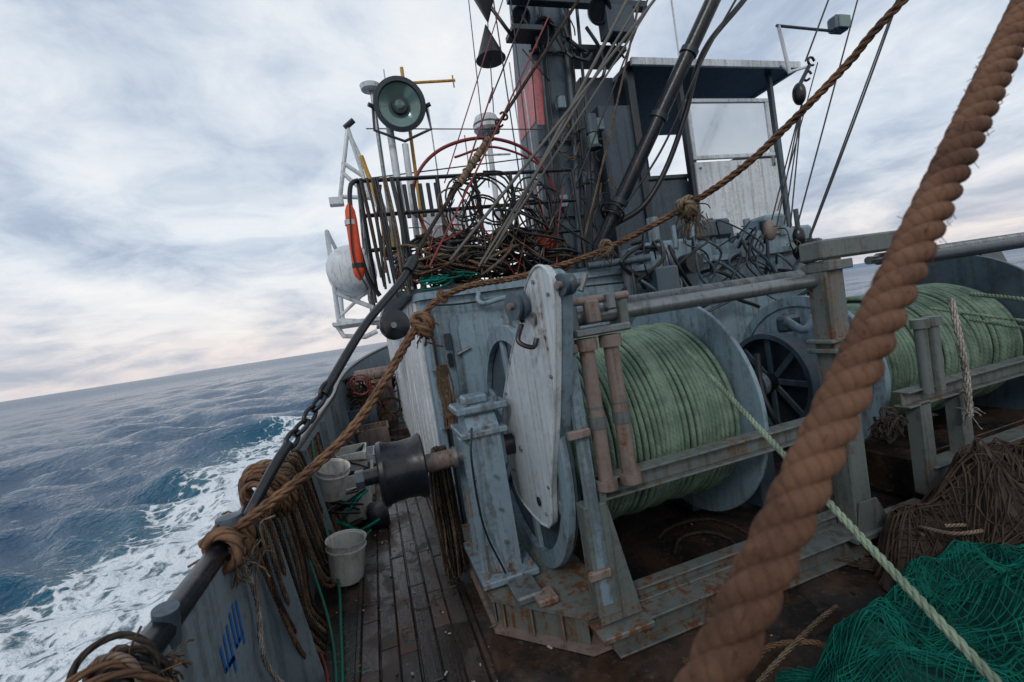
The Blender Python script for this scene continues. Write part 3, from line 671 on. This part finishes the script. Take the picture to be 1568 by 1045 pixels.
# ---------------------------------------------------------------- main mast tower
b=B('ship_mast')
def frust(b,base,top,mat):
    vs=[*base,*top]; n=len(base); fs=[tuple(range(n-1,-1,-1)),tuple(range(n,2*n))]+[(i,(i+1)%n,n+(i+1)%n,n+i) for i in range(n)]
    b.add(vs,fs,mat)
x0,x1,dx=2.02,2.54,.33
zt=6.4
frust(b,[(x0,4.8,2.2),(x1,4.8,2.2),(x1,5.4,2.2),(x0,5.4,2.2)],[(x0+dx,4.8,zt),(x1+dx,4.8,zt),(x1+dx,5.4,zt),(x0+dx,5.4,zt)],'slate')
k0,k1=(4.0-2.2)/(zt-2.2),(4.62-2.2)/(zt-2.2)
b.add([(x0+dx*k0-.006,4.82,4.0),(x0+dx*k0-.006,5.38,4.0),(x0+dx*k1-.006,5.38,4.62),(x0+dx*k1-.006,4.82,4.62)],[(0,1,2,3)],'red')
b.add([(x0+dx*k0-.002,4.796,3.95),(x0+dx*k0+.09,4.796,3.95),(x0+dx*k1+.11,4.796,4.66),(x0+dx*k1-.002,4.796,4.66)],[(0,1,2,3)],'red')
frust(b,[(2.6,5.0,2.2),(3.12,5.0,2.2),(3.12,5.5,2.2),(2.6,5.5,2.2)],[(2.9,5.0,4.6),(3.35,5.0,4.6),(3.35,5.5,4.6),(2.9,5.5,4.6)],'slate')
for i,x_ in enumerate((2.08,2.14,2.40,2.47,2.58)):
    b.tube(resample([(x_,4.76,2.3),(x_+.12+random.uniform(-.03,.03),4.74,3.3),(x_+.20,4.75,4.2),(x_+.28,4.76,5.4)],.08),(.02,.012,.030,.014,.02)[i],('dark','black','slate','black','dark')[i],8)
for z_ in (2.9,3.75,4.75):
    k=(z_-2.2)/(zt-2.2)*dx; b.box((x0+k+.25,4.77,z_),(.5,.03,.02),'dark')
for (p,s3) in(((2.32,4.65,4.9),.12),((2.05,4.6,5.0),.10),((2.95,4.5,5.05),.13)):
    b.lathe(p,(0,-.9,-.5),[(-.1,.02),(-.08,s3*.6),(.0,s3),(.05,s3*1.1),(.05,s3*.9),(.02,s3*.8),(.02,.0)],'blackpaint',24)
b.box((2.8,4.6,5.2),(1.7,.10,.08),'dark'); b.box((3.2,4.55,4.95),(.35,.2,.3),'slate'); b.box((2.1,4.65,4.86),(.35,.25,.06),'dark')
b.box((3.05,4.9,4.78),(.7,.4,.06),'dark')
for i in range(24):
    x_=random.uniform(1.9,3.4); p=(x_,4.65,random.uniform(4.6,5.1)); q=(x_+random.uniform(-.3,.3),4.6,p[2]+random.uniform(-.4,.4)); b.tube(resample([p,((p[0]+q[0])/2,4.55,(p[2]+q[2])/2-.1),q],.05),random.choice([.008,.014,.02]),'black',7)
b.cyl((2.72,4.6,3.75),(2.72,4.6,3.95),.07,'slate'); b.cyl((2.72,4.6,3.6),(2.72,4.6,3.75),.055,'lampglass'); b.lathe((2.72,4.6,3.58),(0,0,1),[(0,.08),(.02,.085),(.04,.06)],'slate',20); b.cyl((2.72,4.62,3.85),(2.55,4.8,3.85),.015,'slate',8)
for i in range(18):
    p=(2.5+random.uniform(-.2,.5),4.7,random.uniform(2.6,4.4)); loops(b,p,random.uniform(.06,.16),1,'tan' if i%3==0 else 'black',.007,(random.uniform(-.4,.4),1,0),.3,1.5,6)
for (x_,z_) in((2.3,3.05),(2.45,4.15),(2.9,3.9),(2.62,3.3)): b.box((x_,4.72,z_),(.10,.08,.14),random.choice(['slate','blue','dark']),b=.01)
b.done()
b=B('cargo_boom')
def ext(p,q,t_): p=np.array(p);q=np.array(q); return p+(q-p)*t_
p,q=(2.57,4.6,2.45),(3.84,3.8,4.72); b.tube([p,ext(p,q,.5),ext(p,q,1.6)],.078,'blackpaint',20)
for k in(.2,.55,.8):
    a_=ext(p,q,k); b_=ext(p,q,k+.02); b.cyl(a_,b_,.094,'dark',20)
b.tube(resample([(2.75,4.5,2.69),(3.1,4.4,2.85),(3.38,4.3,3.2),(3.6,4.15,3.7),(3.82,4.0,4.31),(4.35,3.9,4.82),(5.2,3.8,5.6)],.06),.030,'black',12)
b.tube(resample([(2.8,4.4,2.8),(3.3,4.2,3.4),(3.75,3.95,4.2),(4.25,3.85,4.85),(5.,3.7,5.8)],.06),.012,'black',8)
b.tube(resample([(2.7,4.5,2.6),(3.0,4.35,3.3),(3.6,4.0,4.2),(4.0,3.7,4.9)],.06),.014,'black',8)
loops(b,(2.75,4.45,2.8),.12,4,'black',.012,(1,.2,1),.4); b.done(50)
# ---------------------------------------------------------------- wheelhouse
b=B('wheelhouse')
b.prism(rrect(3.42,4.7,6.05,6.75,.05),(0,0,4.60),(1,0,0),(0,1,0),.05,'slate'); b.beam((3.42,4.69,4.62),(6.05,4.69,4.62),.04,.09,'white')
b.beam((6.06,4.7,4.62),(6.06,6.7,4.62),.04,.08,'white')
b.box((3.25,4.95,3.2),(.55,.25,1.95),'slate'); b.box((3.46,4.83,3.3),(.10,.08,2.6),'dark')
b.box((3.85,4.95,2.75),(.7,.04,1.1),'slate'); b.box((3.85,4.93,3.31),(.72,.06,.05),'dark')
b.box((4.20,4.86,3.4),(.06,.08,2.4),'dark'); b.box((5.68,4.86,3.4),(.05,.07,2.42),'slate')
b.box((4.90,4.835,3.86),(1.24,.012,.70),'pane',b=.002)
for z_ in(3.50,4.22): b.box((4.90,4.83,z_),(1.34,.045,.05),'white')
for x_ in(4.26,5.54): b.box((x_,4.831,3.86),(.05,.045,.67),'white')
b.box((4.90,4.815,2.96),(1.34,.035,.96),'white'); b.box((4.9,4.80,2.46),(1.36,.05,.04),'slate')
for x_ in(4.30,4.9,5.50):
    for z_ in(2.56,3.36): b.cyl((x_,4.80,z_),(x_,4.78,z_),.014,'steel',8)
b.box((5.5,4.79,3.40),(.05,.02,.12),'steel')
b.box((4.8,6.65,2.95),(3.0,.05,1.6),'slate'); b.box((3.45,5.8,3.2),(.05,1.7,2.0),'slate'); b.box((5.85,5.8,3.0),(.05,1.7,1.6),'slate')
for p in((3.45,6.65),(5.85,6.65),(4.7,6.65)): b.box((p[0],p[1],4.1),(.06,.06,1.0),'dark')
b.box((4.6,6.6,4.0),(.5,.1,.4),'dark')
b.box((4.6,5.8,2.25),(3.0,2.1,.1),'slate')
b.cyl((5.62,4.5,4.40),(5.53,4.5,5.0),.022,'white',10); b.cyl((5.7,4.66,4.6),(5.62,4.5,4.42),.02,'white'); b.tube([(5.50,4.5,5.0),(6.45,4.5,4.97)],.018,'dark',8)
b.cyl((5.62,4.5,4.42),(6.2,4.66,4.6),.018,'white'); b.cyl((4.3,4.9,4.6),(4.3,4.9,5.6),.012,'white',6)
b.done()
b=B('floodlight'); b.box((6.58,4.5,5.06),(.24,.16,.2),'slate',b=.03); b.box((6.58,4.41,5.05),(.20,.02,.16),'lampglass'); b.cyl((6.45,4.5,4.97),(6.58,4.5,5.0),.02,'dark'); b.done()
b=B('hydraulic_manifold')
b.box((3.9,4.25,2.25),(2.3,.5,.28),'bluecl',b=.03); b.box((3.6,4.1,2.45),(.5,.3,.2),'slate',b=.03); b.box((4.5,4.1,2.42),(.3,.25,.25),'bluecl',b=.03)
for i in range(9):
    x_=2.9+i*.24; b.cyl((x_,4.0,2.3),(x_,4.0,2.3+random.uniform(.1,.35)),random.uniform(.02,.06),random.choice(['slate','blue','dark','rustpipe']),14)
for i in range(34):
    x_=random.uniform(2.4,4.7); z_=random.uniform(1.9,2.5)
    b.tube(resample([(x_,3.95,z_),(x_+random.uniform(-.2,.2),3.75,z_+random.uniform(-.1,.2)),(x_+random.uniform(-.4,.4),3.7,z_-.2),(x_+random.uniform(-.5,.5),3.8,z_-.4)],.04),random.choice([.008,.012,.018]),random.choice(['black','dark','black','slate','black']),8)
b.cyl((4.5,3.7,2.02),(4.62,3.7,2.1),.12,'blackpaint'); b.cyl((3.1,3.7,2.1),(3.1,3.85,2.1),.10,'blackpaint'); b.cyl((2.4,3.8,.2),(2.4,3.8,2.3),.05,'slate')
b.cyl((2.0,3.8,2.2),(2.6,3.7,2.2),.035,'slate'); b.box((2.75,3.75,1.95),(.25,.2,.3),'slate',b=.02)
b.done()
# ---------------------------------------------------------------- wires & rigging
b=B('rigging_wire')
def wire(p,q,r_=.008,mat='wire',s_=.02,e=1.0): b.tube(sag(p,tuple(ext(p,q,e)),s_,12),r_,mat,7)
wire((.70,3.6,2.36),(2.95,3.6,4.53),.014,e=1.5); wire((1.18,3.9,2.47),(2.89,3.9,4.74),.018,e=1.4); wire((.95,3.7,2.3),(2.9,3.8,4.6),.012,e=1.4); wire((1.0,3.7,2.32),(3.0,3.8,4.55),.010,e=1.4)
wire((.5,3.4,2.3),(2.3,4.4,4.9),.008,'redhose'); wire((1.9,4.3,2.5),(3.2,4.0,4.8),.009,'black',.0,1.4); wire((2.2,4.3,2.4),(3.1,4.0,4.8),.012,'tan',.06,1.2)
wire((1.5,4.4,4.0),(2.3,4.5,5.4),.008,'black'); wire((1.7,4.4,2.6),(1.75,4.5,5.4),.007,'black'); wire((1.8,4.4,2.6),(1.95,4.5,5.4),.006,'black')
wire((.9,4.3,3.2),(1.9,4.5,5.2),.006,'redhose',.0); wire((1.3,4.2,3.1),(1.5,4.5,5.4),.005,'black',.0)
for q in((3.86,3.5,2.32),(3.95,3.5,2.33),(4.05,3.5,2.34),(4.12,3.5,2.3)): wire((4.49,3.5,3.55),q,.007,'black',0)
wire((4.2,3.5,2.29),(5.44,3.5,4.6),.008,'black',0,1.5); wire((4.33,3.5,2.14),(5.9,3.5,4.42),.010,'black',.04,1.4); wire((4.3,3.45,2.2),(5.85,3.45,4.45),.008,'black',.01,1.4)
wire((4.6,3.5,3.95),(5.02,3.5,4.58),.009,'black',0,2); wire((4.1,3.6,2.5),(4.9,3.6,4.0),.006,'black',0)
b.done(60)
b=B('rigging_block')
b.sphere((4.46,3.5,3.62),.085,'blackpaint',20,(.6,.8,1.3)); b.cyl((4.49,3.5,3.72),(4.64,3.5,3.9),.02,'blackpaint'); loops(b,(4.68,3.5,3.95),.045,1,'blackpaint',.012,(0,1,0),.05); loops(b,(4.60,3.5,3.80),.04,1,'blackpaint',.012,(1,0,0),.05)
for q in((3.86,3.5,2.3),(4.22,3.5,2.2)): b.sphere(q,.08,'rustpipe' if q[0]<4 else 'blackpaint',18,(.8,.7,1.3)); fray(b,q,.08,8,'tan',.005)
b.done(60)
b=B('signal_shape')
b.lathe((1.66,4.6,4.55),(0,0,1),[(0,.16),(.0,.15),(.36,.005)],'black',20); b.lathe((1.69,4.6,4.93),(0,0,1),[(0,.005),(.36,.15),(.36,.001)],'black',20); b.disc((1.66,4.6,4.545),(0,0,1),.16,.01,'black',20)
b.cyl((1.6,4.6,4.0),(1.75,4.6,5.6),.006,'wire',6); b.done()
b=B('mast_stay')
S=[(-.64,2.26,1.12),(-.50,2.44,1.33),(-.33,2.71,1.52),(-.02,3.05,1.92),(.30,3.38,2.24),(.59,3.62,2.63),(1.03,3.82,3.15),(1.62,3.99,3.84),(2.43,4.1,4.79),(3.0,4.15,5.5)]
Sr=resample(S,.03)
def seg_(a_,b_): n=len(Sr); return Sr[int(a_*n):int(b_*n)]
b.tube(seg_(0,.07),.025,'blackpaint',12); b.tube(seg_(.125,.34),.027,'blackpaint',12); b.tube(seg_(.33,1.),.016,'darkrope',10)
b.tube(seg_(.31,.335),.042,'blackpaint',12)
for k,ff in enumerate((.068,.083,.098,.113,.128)):
    i=int(ff*len(Sr)); c=Sr[i]; d=nrm(Sr[i+2]-Sr[i-2]); side=nrm(np.cross(d,(0,0,1))); up_=np.cross(side,d); A_=side if k%2 else up_
    pts=[c+d*.055*math.cos(a)+A_*.032*math.sin(a) for a in np.linspace(0,2*math.pi,17)]
    b.tube(pts,.012,'blackpaint',8)
i=int(.47*len(Sr)); b.tube(Sr[i:i+int(.10*len(Sr))],.032,'tan',12)
for k in range(10): loops(b,Sr[i+2+k*3],.036,1,'tan',.010,nrm(Sr[i+5]-Sr[i]),.1)
b.disc((.16,3.12,1.90),(.35,-1,.1),.10,.05,'blackpaint',28); b.cyl((.16,3.05,1.9),(.16,3.2,1.9),.02,'steel')
b.cyl((1.0,3.9,3.12),(1.6,4.5,4.2),.008,'redhose')
b.done(50)
# ---------------------------------------------------------------- hawser
b=B('mooring_hawser')
b.rope([(-.73,2.16,1.08),(-.63,2.21,1.13),(-.34,2.28,1.28),(-.08,2.42,1.47),(.30,2.74,1.90)],.025,'brown')
b.rope([(.30,2.74,1.90),(.42,2.76,2.0),(.63,2.75,2.06),(.98,2.75,2.08),(1.48,2.60,2.16),(1.94,2.36,2.33),(2.13,2.09,2.45),(2.27,1.85,2.61),(2.45,1.65,2.81),(2.57,1.46,2.99),(3.2,.6,3.75),(3.9,-.5,4.6)],.020,'brown')
knot(b,(.30,2.72,1.88),.05,'brown',3); fray(b,(.32,2.72,1.82),.07,26,'brown',.004)
knot(b,(1.50,2.58,2.165),.03,'tan',3); fray(b,(1.5,2.58,2.14),.05,20,'tan',.003)
knot(b,(1.96,2.34,2.33),.045,'tan',4); fray(b,(1.98,2.34,2.28),.09,40,'tan',.004,.5)
knot(b,(.46,2.75,2.02),.03,'brown',1)
for k in range(5): loops(b,(-.71,2.10+k*.055,1.06),.075,1,'brown',.022,(.2,1,0),.12)
b.done(80)
b=B('coiled_rope')
for k in range(4): loops(b,(-.66,2.62+k*.05,1.10),.09+.02*k,2,'brown',.016,(.6,1,.3),.2)
loops(b,(-.62,2.75,1.18),.09,2,'tan',.018,(.4,1,.9),.2)
for k in range(8):
    y0=2.27+k*.07; x_=-.66+.01*k
    b.rope([(-.70,y0,1.09),(x_,y0+.06,1.02),(x_,y0+.25+random.uniform(-.05,.05),.6),(-.62,y0+.40,.25),(-.56,y0+.5,.03)],.012,('brown','darkrope','tan')[k%3])
for k in range(9):
    y0=3.0+k*.10
    b.rope([(-.70,y0,1.09),(-.64,y0+.03,1.02),(-.62,y0+.35,.5+random.uniform(-.1,.1)),(-.58,y0+.55,.12),(-.5,y0+.9,.06),(-.62,y0+1.3,.4),(-.69,y0+1.5,.95)],.016,('brown','tan','darkrope')[k%3])
b.rope([(-.70,2.12,1.08),(-.66,2.15,1.0),(-.665,2.30,.75),(-.66,2.24,.5),(-.62,2.42,.2),(-.5,2.5,.03)],.012,'whiterope')
fray(b,(-.66,2.2,1.0),.1,30,'tan',.005)
for k in range(6): loops(b,(-.72+random.uniform(-.04,.04),1.40+random.uniform(-.08,.08),1.04),.07,3,random.choice(['brown','brnnet','darkrope']),.009,(random.uniform(-.5,.5),1,random.uniform(-.5,.5)),.4)
fray(b,(-.70,1.42,1.02),.07,90,'brnnet',.003); fray(b,(-.70,1.42,1.0),.07,60,'brown',.003)
b.done(80)
b=B('green_hose')
b.tube(resample([(-.66,4.6,1.0),(-.62,4.2,.5),(-.52,3.7,.1),(-.46,3.0,.05),(-.42,2.4,.04),(-.40,1.6,.04)],.05),.011,'tarp',8)
b.tube(resample([(-.69,3.3,1.1),(-.66,3.4,.6),(-.55,3.2,.1),(-.46,2.6,.05),(-.44,2.0,.04)],.05),.009,'tarp',8); b.tube(resample([(-.60,3.0,.06),(-.50,2.6,.06),(-.48,2.0,.05)],.05),.008,'redhose',8)
b.done(80)
b=B('rail_fairlead'); b.cyl((-.72,1.62,1.0),(-.70,1.60,1.12),.035,'slate'); b.lathe((-.70,2.25,1.02),(0,0,1),[(0,.03),(.1,.03),(.11,.055),(.14,.05),(.15,0)],'slate',20); b.done()
b=B('blue_painted_mark')
def stroke(a_,c_):
    a_=np.array([0,a_[0],a_[1]-.03]); c_=np.array([0,c_[0],c_[1]-.03]); d=nrm(c_-a_); n_=np.array([0,-d[2],d[1]])*.010; o=np.array([-.6965,0,0]); a_=a_-d*.006; c_=c_+d*.006
    b.add([o+a_-n_,o+c_-n_,o+c_+n_,o+a_+n_],[(0,1,2,3)],'bluemark')
for (a_,c_) in(((1.92,.81),(1.93,.72)),((1.93,.72),(2.0,.71)),((1.965,.83),(1.97,.71)),((1.99,.715),(2.03,.70)),((2.01,.84),(2.02,.66)),((2.06,.86),(2.07,.72)),((2.07,.72),(2.15,.72)),((2.105,.87),(2.11,.72)),((2.15,.86),(2.16,.68))): stroke(a_,c_)
b.done()
# ---------------------------------------------------------------- buckets & crates
def bucket(c,r_,h_,name='white_bucket',tilt=(0,0,1)):
    b=B(name); b.lathe(c,tilt,[(0,.001),(0,r_*.82),(.01,r_*.84),(h_*.8,r_*.97),(h_*.8,r_*1.04),(h_*.84,r_*1.04),(h_*.85,r_*.98),(h_,r_),(h_+.008,r_*1.05),(h_+.0,r_*1.06),(h_-.01,r_*.96),(h_*.15,r_*.80),(h_*.15,.001)],'bucket',36)
    c=np.array(c,float); b.tube([c+np.array([r_*1.03*math.cos(a),-.4*r_*math.sin(a),h_*.85-r_*1.0*abs(math.sin(a))]) for a in np.linspace(0,math.pi,14)],.004,'steel',6)
    b.done()
bucket((-.46,3.78,.03),.145,.31,tilt=(.12,-.05,1)); bucket((-.55,4.45,.50),.14,.28,tilt=(.2,-.25,1))
b=B('fish_crate')
def crate(c,s3,mat):
    x_,y_,z_=c; a_,d_,h_=s3
    b.box((x_,y_,z_+.01),(a_,d_,.02),mat)
    for sg in(-1,1): b.box((x_+sg*(a_/2-.01),y_,z_+h_/2),(.02,d_,h_),mat); b.box((x_,y_+sg*(d_/2-.01),z_+h_/2),(a_-.04,.02,h_),mat); b.box((x_+sg*(a_/2+.006),y_,z_+h_-.02),(.02,d_+.03,.03),mat)
crate((-.44,5.1,.04),(.38,.5,.36),'bucket'); crate((-.42,5.9,.04),(.38,.55,.28),'bucket'); crate((-.40,6.9,.04),(.40,.55,.25),'white'); crate((-.45,5.95,.34),(.35,.5,.22),'bucket'); crate((-.2,8.3,.04),(.5,.6,.35),'rustpipe'); crate((-.35,9.2,.04),(.5,.6,.6),'slate')
b.done()
b=B('deck_gear')
for i in range(18): loops(b,(random.uniform(-.55,-.3),random.uniform(4.2,7),random.uniform(.05,.5)),random.uniform(.1,.2),2,random.choice(['black','darkrope','tan','teal','black']),.011,(random.uniform(-1,1),.3,1),.3)
for i in range(22): loops(b,(random.uniform(-.5,.25),random.uniform(9,11),random.uniform(.2,1.1)),random.uniform(.12,.25),2,random.choice(['darkrope','brown','tan','darkrope','redhose']),.014,(random.uniform(-1,1),1,.4),.3)
b.box((-.1,10.5,.6),(.8,.6,1.2),'rustpipe',b=.03); b.cyl((-.4,9.6,1.2),(.3,9.6,1.2),.12,'rustpipe'); b.box((-.20,4.7,.12),(.2,.3,.2),'black',b=.03)
b.done(60)
b=B('hanging_rope_bundle')
for k in range(56):
    a=random.uniform(0,6.28); rr=random.random()**.5; x_=.33+.085*rr*math.cos(a); y_=3.33+.07*rr*math.sin(a)
    b.tube(resample([(x_*.6+.37*.4,y_,.98),(x_,y_,.8),(x_+random.uniform(-.02,.02),y_,.4),(x_+random.uniform(-.02,.03),y_-.02,.05)],.06),.007,random.choice(['tan','darkrope','brnnet','darkrope','darkrope']),6)
for k in range(4): loops(b,(.35,3.33,.9),.08,2,'darkrope',.010,(0,0,1),.2)
for k in range(22):
    x_=.50+random.uniform(-.04,.04); b.tube(resample([(x_,3.6,1.55),(x_+random.uniform(-.03,.03),3.58,1.35),(x_+random.uniform(-.05,.05),3.56,1.05)],.05),.006,random.choice(['brown','tan','brnnet']),6)
b.done(80)
# ---------------------------------------------------------------- nets
def heap(name,cx,cy_,lx,ly,h,mat,cell,layers,under,seed,thk=.17):
    rg=np.random.default_rng(seed)
    parent=bpy.data.objects.new(name,None); sc.collection.objects.link(parent)
    A=rg.uniform(0,6.28,12); K=rg.uniform(3,9,12); D=rg.uniform(0,6.28,12); A0=rg.uniform(0,6.28,12); aa=rg.uniform(-8,8)
    for L in range(layers+1):
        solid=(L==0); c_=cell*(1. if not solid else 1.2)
        nx,ny=int(lx/c_),int(ly/c_); A2=A0+.45*L*rg.uniform(-1,1,12)
        I,J=np.meshgrid(np.arange(nx+1),np.arange(ny+1),indexing='ij')
        uu=(I/nx-.5)*lx; vv=(J/ny-.5)*ly
        wu=uu+.05*np.sin(vv*9+A2[0])+.035*np.sin(vv*21+A2[1])+.02*np.sin(uu*17+A2[2]); wv=vv+.05*np.sin(uu*8+A2[3])+.035*np.sin(uu*23+A2[4])+.02*np.sin(vv*15+A2[5])
        e=np.clip(1-(np.abs(wu)/(lx/2))**2.6-(np.abs(wv)/(ly/2))**2.6,-.3,1)
        z=h*.55*np.sign(e)*np.abs(e)**.6
        for k in range(12):
            fr=1 if k<5 else 2.3; am=.20 if k<5 else .075
            z=z+am*h*(1-np.abs(np.sin(.9*K[k]*fr*(wu*math.cos(D[k])+wv*math.sin(D[k]))+A[k]+.05*L)))**1.4*np.clip(e+.3,0,1)
        z=z+.012*L-(.030 if solid else 0)
        z=np.maximum(z,.012+.004*L)
        a=math.radians(aa)
        xx=cx+wu*math.cos(a)-wv*math.sin(a); yy=cy_+wu*math.sin(a)+wv*math.cos(a)
        vs=np.stack([xx,yy,z],-1).reshape(-1,3)
        idx=lambda i,j:i*(ny+1)+j
        if solid: fs=[(idx(i,j),idx(i+1,j),idx(i+1,j+1),idx(i,j+1)) for i in range(nx) for j in range(ny)]
        else: fs=[(idx(i,j),idx(i+1,j-1),idx(i+2,j),idx(i+1,j+1)) for i in range(0,nx-1) for j in range(1,ny) if (i+j)%2==0]
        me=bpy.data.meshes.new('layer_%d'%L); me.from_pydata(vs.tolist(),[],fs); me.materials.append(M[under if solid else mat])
        ob=bpy.data.objects.new(name+'_layer_%d'%L,me); sc.collection.objects.link(ob); ob.parent=parent
        if solid: me.polygons.foreach_set('use_smooth',[True]*len(fs))
        else:
            mo=ob.modifiers.new('w','WIREFRAME'); mo.thickness=cell*thk*1.6; mo.use_replace=True; mo.use_even_offset=False
    return parent
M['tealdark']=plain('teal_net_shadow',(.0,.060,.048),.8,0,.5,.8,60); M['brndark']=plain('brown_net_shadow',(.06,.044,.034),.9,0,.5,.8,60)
heap('green_fishing_net',2.3,.98,2.3,1.3,.42,'teal',.019,3,'tealdark',3,.19)
heap('brown_fishing_net',3.35,1.55,1.7,.95,.55,'brnnet',.028,3,'brndark',5,.24)
b=B('loose_rope')
b.rope([(1.2,1.9,.03),(1.35,1.7,.04),(1.6,1.75,.05),(1.75,1.6,.1),(1.6,1.45,.1),(1.35,1.5,.04),(1.15,1.3,.03)],.014,'brown'); b.rope([(1.1,1.5,.03),(1.4,1.62,.05),(1.8,1.7,.1),(2.1,1.8,.05)],.012,'tan')
for i in range(5): loops(b,(random.uniform(2.7,3.4),random.uniform(1.6,1.8),random.uniform(.3,.42)),.10,2,random.choice(['tan','darkrope','brnnet']),.010,(0,.3,1),.4)
loops(b,(1.9,2.6,.06),.3,2,'darkrope',.012,(0,0,1),.4)
b.done(80)
# ---------------------------------------------------------------- foreground rope
b=B('thick_brown_rope')
d=nrm(np.array((.925,.167,.716))); P0=np.array((.235,.333,1.46))
b.rope([P0-d*1.01,P0,P0+d*1.0,P0+d*6],.0238,'hero',pitch=.125,seg=16,step=.008)
for _ in range(260):
    s0=random.uniform(-.2,1.4); p=P0+d*s0; n_=nrm(np.cross(d,rng.normal(0,1,3))); p=p+n_*.022; q=p+n_*random.uniform(.003,.010)+d*random.uniform(-.02,.02)
    b.tube([p,q],.0005,'hero',4)
b.done(80)
b=B('bulwark_eyebolt'); loops(b,(-.68,.166,.74),.04,1,'steel',.012,(0,1,0),.02); b.done()
b=B('gallows_post'); b.cyl((5.9,1.36,0),(5.9,1.36,6.0),.12,'frame'); b.box((5.9,1.36,.02),(.5,.5,.05),'frame'); b.done()
b=B('stern_gantry')
for x_ in(-.45,6.6): b.cyl((x_,-.6,0),(x_,-.6,4.7),.11,'frame')
b.cyl((-.5,-.6,4.68),(6.7,-.6,4.68),.11,'frame'); b.done()
